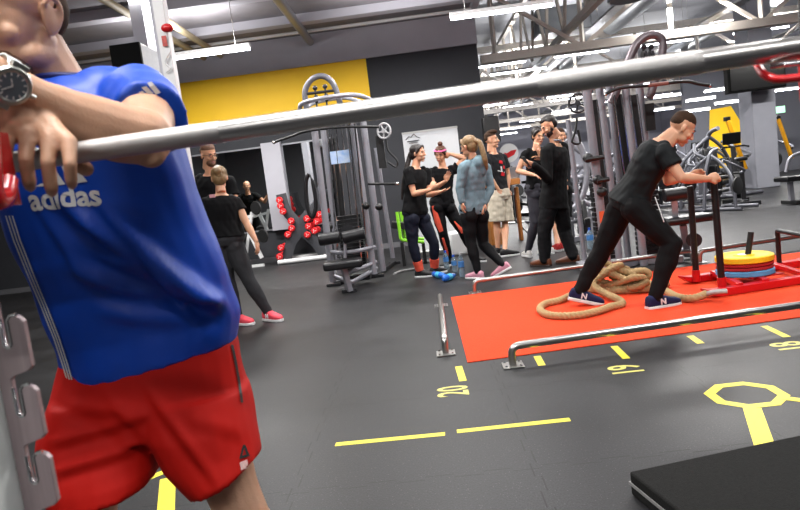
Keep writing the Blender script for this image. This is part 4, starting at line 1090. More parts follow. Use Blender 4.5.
# ---- battle rope: three twisted strands
def dens(pts, step=.02):
    out = []
    for a, b_ in zip(pts[:-1], pts[1:]):
        k = max(1, int((b_-a).length/step)); out += [a.lerp(b_, i/k) for i in range(k)]
    return out+[pts[-1]]
def rope(pts, r, name, lb, material):
    p = smooth_path(pts, 7); pp, fr_ = frames(p); n = 18; vs = []; L = 0; pp = dens(pp, .007); pp, fr_ = frames(pp)
    for i, (c, (a, b_)) in enumerate(zip(pp, fr_)):
        if i: L += (pp[i]-pp[i-1]).length
        for k in range(n):
            t = 2*pi*k/n; q = r*(1+.30*abs(math.cos(1.5*t-L*pi/.034))-.12); vs.append(c+a*math.cos(t)*q+b_*math.sin(t)*q)
    m = len(pp); b = B(); b.add(vs, [(i*n+k, i*n+(k+1) % n, (i+1)*n+(k+1) % n, (i+1)*n+k) for i in range(m-1) for k in range(n)]+[tuple(reversed(range(n))), tuple(range((m-1)*n, m*n))])
    o = b.obj(name, material); 
    return tag(o, lb, 'rope')
rr_ = .027
g = lambda x, y, z=rr_+.007: fl(x, y, z)
cx, cy = fl(618, 293).x, fl(618, 293).y+.05
pts = [fl(706, 294, .06), g(694, 298, .045), g(678, 297), g(664, 290), g(650, 285)]
rs = np.random.RandomState(4); z = rr_+.007; npt = 9
for loop in range(6):
    rx = (.30, .25, .27, .20, .17, .12)[loop]; ry = (.19, .16, .17, .13, .11, .09)[loop]
    ox, oy = rs.uniform(-.09, .09), rs.uniform(-.05, .05); ph = loop*1.9+rs.uniform(0, 2); e_ = rs.uniform(.7, 1.15)
    for k in range(npt):
        a = -2*pi*k/npt+.5+ph*.3; zz = .03+.036*loop+.045*math.sin(a*2+ph)*min(1, loop*.5); w_ = .2*math.sin(a*3+ph); pts.append(V((cx+ox+math.cos(a+ph*.25)*rx*(1+w_)*e_, cy+oy+math.sin(a)*ry*(1-w_), max(rr_+.007, zz))))
tail = [V((cx-.10, cy-.08, .20)), V((cx-.22, cy-.13, .10)), g(622, 302), g(610, 307), g(597, 311.5), g(580, 315), g(560, 316), g(546, 314), g(540, 309), g(546, 303.5), g(562, 299.5), g(580, 290)]
pts += tail
o = rope(pts, rr_, 'battle_rope', 'thick tan battle rope heaped on the red carpet between his feet', mat('tan_rope_fibre', 'ccb084', .9, noise=.3, scale=150, bump=.8, bscale=500, c2='94764c'))
b = B(); p = [fl(727, 291, .09), fl(716, 292, .085), fl(706, 294, .06), g(698, 297, .05)]
b.tube(smooth_path(p, 4), [.02]*13, 10, flat=1.6)
tag(b.obj('tow_strap', mat('pale_grey_strap', 'b8b4b0', .8, bump=.5, noise=.3), smooth=True), 'pale grey strap joining the tan rope to the red sled', 'strap')

# ---- cable towers
def pulley(b, c, r, ax=(1, 0, 0), w=.02): b.lathe([(r*.25, -w/2), (r, -w/2), (r*.85, 0), (r, w/2), (r*.25, w/2)], c, ax, 20)
def spoked(root, c, r, ax, m_):
    c = V(c); ax = V(ax).normalized(); u = ax.orthogonal().normalized(); w = ax.cross(u); b = B()
    b.tube([c+(u*math.cos(k*pi/12)+w*math.sin(k*pi/12))*r for k in range(24)], r*.14, 8, True); b.cyl(c-ax*.02, c+ax*.02, r*.3, 14)
    for k in range(5): b.cyl(c, c+(u*math.cos(k*2*pi/5)+w*math.sin(k*2*pi/5))*r, r*.1, 6)
    b.obj('pulley_wheel', m_, root)
m_lite = mat('pale_pulley_plastic', 'b5b5b8', .4)
m_stack = mat('black_stack_plates', '151517', .45, .3)
Y = 8.0
root = thing('cable_tower', 'multi-station cable tower with curved top handle, standing before the yellow wall end', 'gym machine', at(350, 270, 8.1)*1)
root.location.z = 0
def P(x, y, dy=0): return at(x, y, Y+dy)
def G0(x, dy, ref):
    """floor point below a pixel column at the given distance"""
    q = at(x, ref, Y+dy); return V((q.x, q.y, 0))
for a, c, dy, r in (((313, 118), (333, 282), -.2, .042), ((321, 112), (340, 274), .25, .036), ((350, 108), (374, 274), -.05, .045), ((361, 106), (383, 271), .25, .042)):
    B().tube([P(*a, dy), P(*c, dy)], [(r, r*.7)]*2, 14).obj('upright', m_grey, root)
B().cyl(P(376, 148, .6), P(393, 258, .6), .03, 12).obj('rear_upright', m_grey, root)
b = B(); b.tube(smooth_path([P(307, 112), P(305, 92), P(311, 80), P(322, 76), P(332, 82), P(338, 96), P(342, 112)], 5), [(.036, .026)]*31, 12); b.obj('curved_handle', mat('grey_grip_tube', '6d6d74', .35, .4), root)
for x, y in ((315, 93), (325, 91.5)):
    b = B(); b.cyl(P(x, y-4), P(x+2, y+14), .012, 8); b.ell(P(x, y-5), (.03, .03, .03)); pulley(b, P(x+1.5, y+6), .05, (1, 0, 0), .035); b.obj('top_pulley', m_dark, root)
B().tube([P(306, 94), P(338, 90)], .018, 10).obj('handle_crossbar', m_dark, root)
b = B(); b.tube(smooth_path([P(300, 112), P(303, 103, -.1), P(330, 97, -.15), P(355, 95, 0), P(372, 101, .3), P(366, 108, .5)], 5), .028, 10); b.tube(smooth_path([P(303, 116, .2), P(312, 104, .6), P(345, 98, .8), P(370, 106, .5)], 5), .025, 10); b.obj('top_ring', m_grey, root)
b = B(); b.beam(P(313, 116, -.2), P(366, 108, .0), .07, .05); b.beam(P(321, 114, .25), P(361, 108, .25), .07, .05); b.obj('top_beam', m_grey, root)
for k, x in enumerate((333, 338, 343, 347)):
    B().cyl(P(x-3+k*.5, 122, .1), P(x+8+k*1.2, 236, .1), .009, 8).obj('guide_rod', m_chrome, root)
b = B(); c0_, c1_ = P(355, 262, .12), P(347, 207, .12); hh = (c1_.z-c0_.z)/14
for k in range(14): b.box((c0_.x+(c1_.x-c0_.x)*0, c0_.y, .12+hh*k+.1), (.30, .12, hh*.82))
b.obj('weight_stack', m_stack, root, bevel=.003)
b = B(); b.box((c0_.x, c0_.y, .1), (.36, .2, .08)); b.obj('stack_base', m_dark, root, bevel=.004)
b = B(); pulley(b, P(348, 232, -.1), .09, (0, 1, 0), .03); b.obj('low_pulley', m_dark, root)
for x in (336, 357):
    b = B(); b.cyl(P(x-2, 125, -.1), P(x+8, 228, -.1), .004, 6); b.obj('cable', m_black, root)
b = B(); b.box(P(337, 180, .35), (.10, .03, 1.1)); b.obj('side_shroud', m_black, root, bevel=.01)
b = B(); b.tube(smooth_path([P(275, 142, -.3), P(292, 136, -.3), P(308, 131, -.3), P(345, 127, -.3), P(379, 127, -.3)], 5), .016, 10); b.obj('pulldown_bar', m_black, root)
b = B(); b.ell(P(274, 142.4, -.3), (.022, .022, .022)); b.cyl(P(330, 118, -.3), P(331, 128, -.3), .012, 8); b.obj('bar_fittings', m_chrome, root)
spoked(root, P(384, 131, .2), .095, (.5, 1, 0), m_lite)
b = B(); b.tube(smooth_path([P(386, 138, .2), P(388, 150, .2), P(397, 160, .2), P(396, 167, .2), P(388, 162, .2)], 4), .012, 8); b.box(P(381, 152, .3), (.10, .05, .42)); b.obj('strap_handle', m_black, root, bevel=.004)
b = B(); b.tube([P(368, 184, -.1), P(395, 184, -.2)], .016, 10); b.obj('side_handle', m_black, root)
b = B(); b.ell(P(397, 184, -.2), (.026,)*3); b.obj('handle_tip', m_chrome, root)
for x, y in ((379, 207), (366, 206), (327, 216), (329, 227)):
    b = B(); b.ell(P(x, y, -.15), (.05, .05, .045)); b.obj('adjust_knob', m_black, root)
b = B()
for a, c in (((319, 240), (340, 237)), ((343, 238), (365, 233))): b.tube([P(*a, -.45), P(*c, -.45)], .075, 18)
b.obj('thigh_roller', m_pad, root, bevel=.01)
b = B(); b.tube(round_path([P(331, 252, -.2), P(343, 253, -.4), P(358, 251, -.35), P(374, 247, 0)], .05), .026, 10); b.cyl(P(345, 240, -.42), P(345, 258, -.45), .022, 10); b.obj('roller_arm', m_grey, root)
sc_ = P(343, 264, -.5); b = B(); b.box(sc_, (.47, .32, .10), (0, 0, .1)); b.obj('seat', m_pad, root, bevel=.03)
b = B(); g0 = fl(350, 291, .02); b.beam(sc_-V((0, 0, .04)), g0+V((0, 0, .0)), .07, .06); b.tube(round_path([P(334, 276, -.2), g0+V((0, .25, .06)), P(377, 268, 0)], .05), .03, 10); b.tube(round_path([sc_-V((0, 0, .12)), P(362, 268, -.2), P(376, 262, 0)], .05), .028, 10)
b.obj('seat_frame', m_grey, root)
for q in (fl(334, 286), fl(350, 292), fl(378, 277), fl(395, 264)): B().box((q.x, q.y, .02), (.18, .10, .04)).obj('foot', m_dark, root, bevel=.004)
b = B()
b.beam((fl(334, 286).x, fl(334, 286).y, .03), (fl(378, 277).x, fl(378, 277).y, .03), .05, .05); b.beam((fl(378, 277).x, fl(378, 277).y, .03), (fl(395, 264).x, fl(395, 264).y, .03), .05, .05); b.obj('floor_beam', m_dark, root, bevel=.004)
b = B(); b.tube(smooth_path([P(309, 174, .3), P(306, 182, .3), P(307, 205, .3), P(312, 217, .3), P(316, 205, .3), P(313, 182, .3)], 5), .028, 10, True); b.obj('side_pad', m_pad, root)

B().box(P(340, 157, .05), (.24, .012, .16)).obj('blue_placard', mat('blue_white_placard', '5a9ce0', .4, noise=.6, scale=14, c2='e0e8f0'), root)
for k, x in enumerate((329, 351, 356)): B().cyl(P(x-3+k*.5, 116, -.12), P(x+9+k*1.2, 258, -.12), .011, 8).obj('guide_rod', m_chrome, root)

# right hand tower
Y = 7.0
root = thing('cable_tower', 'tall cable tower with arched top tube rising behind the sled pusher', 'gym machine', V((2.1, 7.1, 0)))
for a, c, dy, r in (((586, 84), (607, 262), -.35, .046), ((599, 84), (619, 255), .1, .044), ((609, 84), (628, 250), .3, .040), ((625, 82), (643, 250), .0, .044), ((639, 82), (657, 245), .35, .046), ((568, 120), (584, 250), .4, .03)):
    q = P(*c, dy); B().tube([P(*a, dy), V((q.x, q.y, .0)) if q.z > 0 else q], [(r, r*.7)]*2, 14).obj('upright', m_grey, root)
mauve = mat('mauve_grey_tube', '7d7478', .35, .5)
b = B(); b.tube(smooth_path([P(611, 103), P(622, 78), P(630, 58), P(637, 44), P(648, 35.5), P(658, 36), P(663, 44), P(660, 62), P(652, 90), P(649, 98)], 5), [(.045, .032)]*46, 12); b.obj('arched_tube', mauve, root)
for x in (644, 651):
    b = B(); b.cyl(P(x-1, 46), P(x, 62), .014, 8); pulley(b, P(x, 56), .055, (1, 0, 0), .04); b.ell(P(x, 47), (.03,)*3); b.obj('top_pulley', m_dark, root)
b = B(); b.tube(smooth_path([P(606, 94, -.2), P(614, 90, -.2), P(624, 87.5, -.2), P(648, 85.5, -.2), P(668, 83, -.2), P(687, 81.5, -.2), P(698, 84, -.2), P(709, 85.5, -.2)], 5), .017, 10); b.obj('pulldown_bar', m_black, root)
B().tube([P(648, 85.5, -.2), P(668, 83, -.2)], .0195, 10).obj('bar_tape', mat('brown_pink_tape', '8a5a50', .6), root)
for x, y in ((605.5, 94.3), (709.8, 85.8)): B().ell(P(x, y, -.2), (.02,)*3).obj('bar_tip', m_chrome, root)
b = B(); b.beam(P(586, 86, -.35), P(640, 79, .35), .07, .05); b.beam(P(598, 84, .1), P(640, 78, .1), .07, .05); b.obj('top_beam', m_grey, root)
for k, (x, y0, y1) in enumerate(((593, 100, 215), (633, 95, 200), (617, 95, 200))):
    b = B(); b.beam(P(x, y0, .1), P(x+14, y1, .1), .02, .10); b.obj('shroud', m_black, root)
    for q in (-3, 4): B().cyl(P(x+q, y0, -.05), P(x+q+14, y1, -.05), .009, 8).obj('guide_rod', m_chrome, root)
for x, y in ((606, 225), (646, 205)):
    c0_ = P(x, y, .15); b = B(); n_ = 16
    for k in range(n_): b.box((c0_.x, c0_.y, .12+.055*k), (.26, .12, .046))
    b.obj('weight_stack', m_stack, root, bevel=.003)
b = B()
for a, c in (((585, 160), (604, 157)), ((597, 181), (609, 179))): b.tube([P(*a, -.45), P(*c, -.45)], .024, 10)
b.obj('side_handle', m_black, root)
for x, y in ((598, 180), (602, 192), (588, 158)): B().ell(P(x, y, -.4), (.055, .05, .05)).obj('adjust_knob', m_black, root)
B().box(P(602, 217, -.42), (.05, .01, .12)).obj('orange_label', mat('orange_label', 'e8663c', .5), root)
spoked(root, P(578, 103, .2), .10, (.5, 1, 0), m_dark)
b = B(); b.tube(smooth_path([P(577, 118, .2), P(575, 132, .2), P(572, 142, .2), P(580, 143, .2), P(578, 130, .2)], 4), .014, 8); b.obj('strap_handle', m_black, root)
B().box(P(650, 117, .28), (.10, .02, .30)).obj('instruction_plate', m_black, root)
b = B(); q = (1.72, 6.7); 
b.beam((1.70, 6.65, .04), (2.65, 7.35, .04), .08, .07); b.beam((1.75, 7.4, .04), (2.75, 6.9, .04), .08, .07); b.beam((1.70, 6.65, .04), (1.75, 7.4, .04), .08, .07); b.obj('base_frame', m_grey, root, bevel=.005)

# bench with roller behind the pusher
root = thing('leg_roller_bench', 'black padded bench with a roller and grey frame, just behind the sled pusher', 'bench', fl(672, 258))
Y = 6.75
b = B(); b.tube([P(664, 196, 0), P(686, 193, 0)], .070, 18); b.obj('roller', m_pad, root, bevel=.01)
b = B(); b.box(P(686, 219, .05), (.55, .30, .08), (0, 0, .1)); b.obj('seat', m_pad, root, bevel=.03)
b = B(); b.beam(P(674, 197, .0), P(676, 222, .05), .06, .05); b.beam(P(683, 224, .05), V((fl(688, 258).x, fl(688, 258).y, .03)), .07, .06)
b.beam((fl(655, 250).x, fl(655, 250).y, .04), (fl(700, 257).x, fl(700, 257).y, .04), .07, .06); b.beam(P(668, 222, .05), P(703, 218, .05), .05, .04); b.obj('frame', m_grey, root, bevel=.004)
b = B(); pulley(b, P(694, 240, -.05), .075, (.2, 1, 0), .05); b.obj('wheel', m_rubber, root)

# ---- prototypes for the machines farther back
m_hallgrey = mat('graphite_machine_frame', '6a6b73', .4, .3, noise=.05)
def chest_machine(loc, rz, label, lever=True, group='plate loaded machines', yellow=True):
    t = thing('lever_machine', label, 'gym machine', loc, group)
    b = B(); chain(b, [(-.9, -.35, .05), (.9, -.35, .05)], .045); chain(b, [(-.9, .45, .05), (.9, .45, .05)], .045); chain(b, [(0, -.8, .05), (0, .7, .05)], .045); b.obj('base_frame', m_hallgrey, t)
    b = B(); chain(b, [(0, .6, .05), (0, .45, 1.0), (0, .1, 1.55), (0, -.2, 1.6)], .05, rr=.3); chain(b, [(-.75, .45, .05), (-.7, .4, .8), (-.35, .2, 1.2), (0, .15, 1.45)], .042, rr=.3); chain(b, [(.75, .45, .05), (.7, .4, .8), (.35, .2, 1.2), (0, .15, 1.45)], .042, rr=.3); b.obj('upright', m_hallgrey, t)
    b = B(); b.box((0, -.15, .48), (.38, .42, .08)); b.obj('seat', m_pad, t, bevel=.03)
    b = B(); b.box((0, .12, .88), (.34, .09, .62), (-.15, 0, 0)); b.obj('backrest', m_pad, t, bevel=.03)
    b = B(); b.beam((0, -.15, .44), (0, -.1, .05), .07, .07); b.obj('seat_post', m_dark, t)
    for s in (-1, 1):
        b = B(); chain(b, [(s*.35, .2, 1.3), (s*.55, -.1, 1.1), (s*.55, -.5, .95), (s*.35, -.65, .9)], .035, rr=.15); b.obj('press_arm', m_hallgrey, t)
        b = B(); b.cyl((s*.35, -.65, .9), (s*.16, -.65, .9), .028, 10); b.obj('hand_grip', m_rubber, t)
        b = B(); b.lathe([(.03, 0), (.21, 0), (.22, .01), (.22, .045), (.2, .05), (.03, .05)], (s*.72, .3, .62), (s, 0, 0), 24); b.obj('weight_plate', m_rubber, t)
    if yellow:
        b = B(); b.beam((.16, -.80, .62), (-.14, -.72, 1.72), .10, .07); b.obj('yellow_lever', m_yelmetal, t, bevel=.01)
        B().box((-.15, -.715, 1.76), (.12, .09, .09)).obj('lever_cap', m_black, t, bevel=.01)
    t.rotation_euler.z = rz; return t
pr = chest_machine((0, 0, 0), .2, 'lever machine with tall yellow lever in front of the yellow wall panel')
pr.location = (6.85, 15.0, 0)
def place(pr, px, py, rz, lb, dy=0, sc=None):
    p = fl(px, py); return dup(pr, (p.x, p.y+dy, 0), rz, lb, None, sc)
dup(pr, (9.75, 18.4, 0), .3, 'lever machine with yellow lever beyond the hall column')
pr2 = chest_machine((0, 0, 0), -1.0, 'silver plate machine without yellow lever, nearer the sled pusher', yellow=False)
pr2.location = (5.4, 14.4, 0); pr2.scale = (.75,)*3
for x, y, rz, lb in ((4.0, 12.6, .5, 'silver plate machine close behind the tower, right of the suit'), (5.6, 12.3, 2.2, 'silver plate machine close behind the sled pusher arms'), (7.6, 17.0, -.4, 'silver plate machine beside the foot of the hall column'), (5.2, 17.0, 1.0, 'silver plate machine left of the hall column'), (4.3, 15.8, .8, 'silver plate machine seen between the tower posts'), (8.4, 21.0, 2.6, 'silver plate machine at the foot of the yellow panel'), (7.0, 20.0, 1.8, 'silver plate machine far behind the bent head'), (4.0, 19.0, -.7, 'silver plate machine left of the tower posts, deep in the hall'),
                     (3.0, 14.2, .3, 'silver plate machine deep in the hall behind the suit'), (13.6, 20.2, 1.2, 'silver plate machine at the far right by the wall'), (1.9, 18.6, 1.0, 'silver plate machine deep in the hall behind the group'), (6.2, 23.2, 2.0, 'silver plate machine farthest along the partition'), (13.2, 18.4, .6, 'silver plate machine between the column and the right wall')):
    dup(pr2, (x, y, 0), rz, lb, sc=.72 if y < 16 else .85)
def cardio(loc, rz, label):
    t = thing('exercise_bike', label, 'exercise bike', loc, 'black exercise bikes')
    b = B(); b.beam((-.5, 0, .06), (.5, 0, .06), .1, .1); b.box((-.5, 0, .04), (.08, .5, .08)); b.box((.5, 0, .04), (.08, .5, .08)); b.obj('base', m_dark, t, bevel=.01)
    b = B(); b.lathe([(.05, -.06), (.26, -.06), (.28, 0), (.26, .06), (.05, .06)], (.28, 0, .36), (0, 1, 0), 24); b.obj('flywheel', m_rubber, t)
    b = B(); b.beam((.2, 0, .1), (.42, 0, 1.15), .09, .07); b.beam((-.3, 0, .1), (-.25, 0, .85), .08, .07); b.beam((-.3, 0, .3), (.3, 0, .4), .09, .07); b.obj('frame', m_dark, t, bevel=.01)
    b = B(); b.box((-.27, 0, .9), (.28, .2, .08)); b.obj('saddle', m_pad, t, bevel=.03)
    b = B(); chain(b, [(.2, -.24, 1.12), (.4, -.2, 1.15), (.45, 0, 1.15), (.4, .2, 1.15), (.2, .24, 1.12)], .02); b.obj('handlebar', m_black, t)
    b = B(); b.box((.5, 0, 1.32), (.04, .34, .24), (0, -.3, 0)); b.obj('console', m_black, t, bevel=.01)
    t.rotation_euler.z = rz; return t
bk_ = cardio((0, 0, 0), 1.2, 'exercise bike deep in the hall, first of the back row'); bk_.location = (5.6, 21.0, 0)
for x, y, rz, lb in ((6.6, 17.8, .4, 'exercise bike between the silver machines and the hall column'), (3.4, 24.9, 1.0, 'exercise bike deep in the hall above the suit shoulder'), (9.9, 22.6, 1.5, 'exercise bike at the foot of the far partition'), (2.4, 21.0, 2.0, 'exercise bike deep in the hall beyond the two plate machines'),
                     (2.5, 25.5, 2.4, 'exercise bike at the hall end near the round sign'), (11.3, 21.8, .9, 'exercise bike by the far right wall'), (5.1, 25.5, .3, 'exercise bike farthest back in the hall'), (6.35, 12.9, 1.3, 'exercise bike just past the push posts, before the yellow lever machine'), (8.9, 21.2, .3, 'exercise bike close behind the tall grey column'), (12.0, 15.2, 2.8, 'exercise bike just past the tall grey column'), (2.6, 16.6, 2.2, 'exercise bike past the end of the dark wall'), (4.0, 28, .3, 'exercise bike in the last row, left'), (6.2, 28, .9, 'exercise bike in the last row, right')):
    dup(bk_, (x, y, 0), rz, lb)
# arc framed machine behind the suit
root = thing('arc_frame_machine', 'silver machine with big curved frame tubes, between the suited man and the tower', 'gym machine', fl(578, 243))
Y = 10.35
b = B(); b.tube(smooth_path([P(560, 131), P(572, 135), P(582, 150), P(587, 172), P(583, 195), P(574, 208)], 5), .05, 12); b.tube(smooth_path([P(566, 140, .6), P(578, 150, .6), P(590, 160, .6), P(596, 190, .6), P(592, 240, .6)], 5), .045, 12); b.obj('curved_frame', m_grey, root)
b = B()
for a, c in (((566, 168), (586, 166)), ((566, 178), (586, 177)), ((568, 216), (588, 212)), ((566, 222), (590, 219)), ((569, 194), (590, 205))): b.tube([P(*a, .1), P(*c, .1)], .042, 10)
b.obj('cross_tubes', m_grey, root)
b = B()
for a, c in (((570, 205), (573, 243)), ((588, 210), (590, 240)), ((566, 190), (592, 222))): b.beam(P(*a, .1), P(*c, .1), .07, .06)
q1_, q2_ = fl(570, 243), fl(594, 238); b.beam((q1_.x, q1_.y, .04), (q2_.x, q2_.y, .04), .07, .07); b.obj('lower_frame', m_grey, root)
b = B(); b.lathe([(.03, -.03), (.2, -.03), (.22, 0), (.2, .03), (.03, .03)], P(583, 213, -.2), (.9, -.4, 0), 24); b.obj('weight_plate', m_rubber, root)
b = B(); b.box(P(584, 226, -.2), (.2, .1, .25)); b.obj('foot_pad', m_pad, root, bevel=.02)
for a, c in (((545, 215), (552, 190)),): pass

# flat bench at the right edge
p = fl(792, 204); root = thing('flat_bench', 'black flat bench with grey frame at the right edge beyond the sled', 'bench', p)
Y = p.y
b = B(); b.box(P(797, 178, .0), (.75, .32, .10), (0, .05, .3)); b.obj('pad', m_pad, root, bevel=.03)
b = B(); b.beam(P(790, 182), (p.x, p.y, .05), .08, .07); b.beam(P(806, 180), (p.x+.35, p.y+.1, .05), .08, .07); b.tube(round_path([P(786, 172, .3), P(789, 158, .3), P(798, 153, .3), P(812, 152, .3)], .1), .03, 10); b.obj('frame', m_grey, root)
for q in (0, 1): B().box((p.x+.5*q, p.y+.1*q, .035), (.12, .5, .07)).obj('foot', m_rubber, root, bevel=.01)
# low machine in front of the column: long grey base and pads
p0_, p1_ = fl(690, 190), fl(785, 190)
root = thing('leg_machine', 'low leg machine with black roller pads and long grey base before the hall column', 'gym machine', (p0_+p1_)/2)
Y = p0_.y
b = B(); b.beam((p0_.x, Y, .06), (p0_.x+2.2, Y, .06), .1, .1); b.tube(smooth_path([P(693, 182), P(697, 166), P(708, 158), P(722, 165), P(740, 175), P(752, 172)], 5), .05, 12); b.tube(smooth_path([P(702, 175), P(716, 170), P(738, 168), P(755, 162), P(772, 158)], 5), .045, 12); b.tube([P(745, 150), P(758, 185)], .045, 12); b.obj('frame', m_grey, root)
b = B()
for a, c in (((700, 162), (712, 158)), ((727, 162), (742, 160)), ((722, 174), (736, 172))): b.tube([P(*a, -.2), P(*c, -.2)], .10, 16)
b.obj('roller', m_pad, root)
b = B(); b.box(P(730, 180, -.1), (.7, .35, .14), (0, -.2, 0)); b.obj('seat', m_pad, root, bevel=.04)
b = B(); b.box(P(783, 187, 0), (.5, .16, .12)); b.obj('rubber_foot', m_rubber, root, bevel=.03)

# ---- red dumbbells on their cross-shaped rack
Y = 12.1
root = thing('dumbbell_rack', 'dark grey cross-shaped dumbbell rack with white foot rail, standing before the mirror', 'rack', at(300, 262, Y)*1); root.location.z = 0
for dy in (-.12, .12):
    b = B()
    b.tube(smooth_path([P(281, 194, dy), P(286, 210, dy), P(299, 228, dy), P(291, 243, dy), P(286, 262, dy)], 6), [(.10, .012)]*25, 8, side=(1, 0, 0)); b.tube(smooth_path([P(322, 188, dy), P(317, 205, dy), P(301, 226, dy), P(316, 243, dy), P(326, 258, dy)], 6), [(.10, .012)]*25, 8, side=(1, 0, 0)); b.obj('side_plate', mat('dark_grey_plate', '3c3d42', .5), root)
a_, c_ = fl(284, 262), fl(331, 257.5)
b = B(); b.tube([(a_.x, Y-.3, .05), (c_.x, Y-.3, .05)], .045, 12); b.tube([(a_.x, Y+.25, .05), (c_.x, Y+.25, .05)], .045, 12); 
for x in (a_.x+.1, c_.x-.1): b.tube([(x, Y-.3, .05), (x, Y+.25, .05)], .04, 10)
b.obj('foot_rail', m_white, root)
ctr = P(300, 228)
proto = None
spots_ = [(281.5, 200), (282.5, 205.5), (285, 211), (293, 220.6), (293.5, 227.6), (289.7, 233.8), (283, 247), (281.5, 255.6), (308.5, 218.2), (310, 225.6), (316, 230), (318, 221), (309, 234), (321, 214)]
names = ['topmost red dumbbell at the upper left of the cross rack', 'second red dumbbell down the upper left arm of the cross rack', 'third red dumbbell down the upper left arm', 'upper red dumbbell at the waist of the cross rack', 'middle red dumbbell at the waist of the cross rack', 'lower red dumbbell at the waist of the cross rack', 'upper of two red dumbbells on the lower left arm', 'lowest red dumbbell, lower left foot of the rack',
         'red dumbbell just past the rack crossing, top of its cluster', 'red dumbbell in the middle of the cluster past the crossing', 'lower right red dumbbell of the cluster', 'upper right red dumbbell of the cluster', 'lowest red dumbbell of the cluster past the crossing', 'red dumbbell on the upper right arm beside the machine']
m_db = mat('red_dumbbell_vinyl', 'e01820', .4)
for (x, y), lb in zip(spots_, names):
    p = P(x, y, 0)
    if proto is None:
        t = thing('dumbbell', lb, 'dumbbell', (0, 0, 0), 'red dumbbells on the cross rack')
        for s in (-1, 1): B().lathe([(.02, 0), (.05, 0), (.066, .015), (.066, .06), (.05, .075), (.015, .075)], (0, s*.14, 0), (0, s, 0), 8).obj('head', m_db, t)
        B().cyl((0, -.15, 0), (0, .15, 0), .015, 10).obj('grip', m_chrome, t)
        for q in (0, 1, 2):
            a = q*2*pi/3; B().box((math.cos(a)*.022, -.2155, math.sin(a)*.022), (.03, .003, .010), (0, -a, 0)).obj('white_mark', m_white, t)
        t.location = p; proto = t
    else: dup(proto, p, 0, lb)
# white plate stand before the mirror
root = thing('plate_stand', 'white slanted plate stand with black discs in front of the large mirror', 'rack', fl(252, 262))
Y = 11.9
b = B(); b.beam(P(236, 205), P(262, 258), .07, .06); b.beam(P(252, 212), P(246, 256), .06, .05); b.beam(P(229, 222), P(258, 214), .05, .05); b.beam((P(245, 262).x, Y, .03), (P(264, 262).x, Y, .03), .04, .05); b.obj('frame', m_white, root)
for x, y in ((263, 236), (241, 238), (256, 208)):
    b = B(); b.lathe([(.03, -.02), (.12, -.02), (.13, 0), (.12, .02), (.03, .02)], P(x, y, -.1), (.5, 1, 0), 24); b.obj('weight_plate', m_rubber, root)

# ---- white post with red knob beside the blue shirt
Yp = 4.9
q = at(172, 30, Yp); root = thing('white_post', 'white rig post with a red round knob beside the blue shirt', 'post', (q.x, Yp, 0))
xw = at(175, 100, Yp).x
B().box((xw-.0, Yp, CZ/2), (.085, .085, CZ)).obj('post', m_white, root, bevel=.006, smooth=False)
B().box((xw-.06, Yp+.03, CZ/2), (.04, .06, CZ)).obj('side_channel', m_soff, root, bevel=.004)
b = B(); k = at(167, 28, Yp-.08); b.ell(k, (.045, .03, .032)); b.cyl(k+V((0, .01, 0)), k+V((0, .06, 0)), .018, 10); b.obj('knob', m_red, root)
k = at(164.5, 41, Yp-.055); B().box(k, (.035, .008, .075)).obj('red_sticker', mat('red_white_sticker', 'c85048', .6, noise=.4, scale=60), root)
B().box((xw-.02, Yp, .01), (.25, .25, .02)).obj('base_plate', m_steel, root)
b = B(); b.tube(smooth_path([at(171, 50, Yp-.06), at(165, 62, Yp-.06), at(170, 68, Yp-.06), at(166, 72, Yp-.06)], 5), .006, 6); b.obj('cable_loop', m_white, root)

# ---- things by the wall end
# roll-up banner
Y = 10.4
a_, c_ = P(401, 134), P(455, 127); base = fl(436, 251)
root = thing('display_banner', 'tall white roll-up banner with a small mountain outline, behind the group', 'banner', (base.x, Y, 0))
xm0, xm1 = P(402, 134).x, P(457, 127).x; ztop = (a_.z+c_.z)/2
B().box(((xm0+xm1)/2, Y, (ztop+.08)/2), (xm1-xm0, .012, ztop-.08)).obj('sheet', mat('white_banner_sheet', 'cfd1d4', .6, noise=.03), root, smooth=False)
B().box(((xm0+xm1)/2, Y, .05), (xm1-xm0+.04, .22, .1)).obj('base_case', m_steel, root, bevel=.02)
B().box(((xm0+xm1)/2, Y, ztop), (xm1-xm0+.01, .03, .03)).obj('top_rail', m_steel, root)
b = B(); o_ = P(413, 139, -.02); pts_ = [(-.12, 0), (-.06, .05), (-.03, .03), (.02, .08), (.06, .03), (.12, .0)]
b.tube([o_+V((x, 0, z)) for x, z in pts_], .006, 6); b.box(o_+V((0, 0, -.03)), (.20, .004, .012)); b.box(o_+V((.0, 0, -.06)), (.14, .004, .010)); b.obj('mountain_mark', m_dark, root)
# neon green stand
root = thing('step_stool', 'neon green and black folded stand behind the dark-haired woman', 'stand', fl(410, 256)); Y = 9.4
b = B(); b.tube(round_path([P(397, 212), P(401, 240), P(424, 242)], .04), .025, 10); b.tube(round_path([P(401, 212, .3), P(405, 238, .3), P(424, 239, .3)], .04), .025, 10); b.obj('green_frame', mat('neon_green_plastic', '8fe030', .5), root)
b = B(); b.box(P(399, 225, .15), (.22, .3, .10), (0, .2, 0)); z_ = P(411, 242).z
for x in (402, 423): q = P(x, 242, .15); B().box((q.x, q.y, q.z/2), (.05, .3, q.z)).obj('foot', m_black, root)
b.obj('black_step', m_black, root, bevel=.01)
tag(B().box((P(459, 228).x, 10.05, .19), (.28, .3, .38)).obj('storage_crate', m_white, bevel=.04), 'low white crate on the floor between the legs of the two women', 'crate')
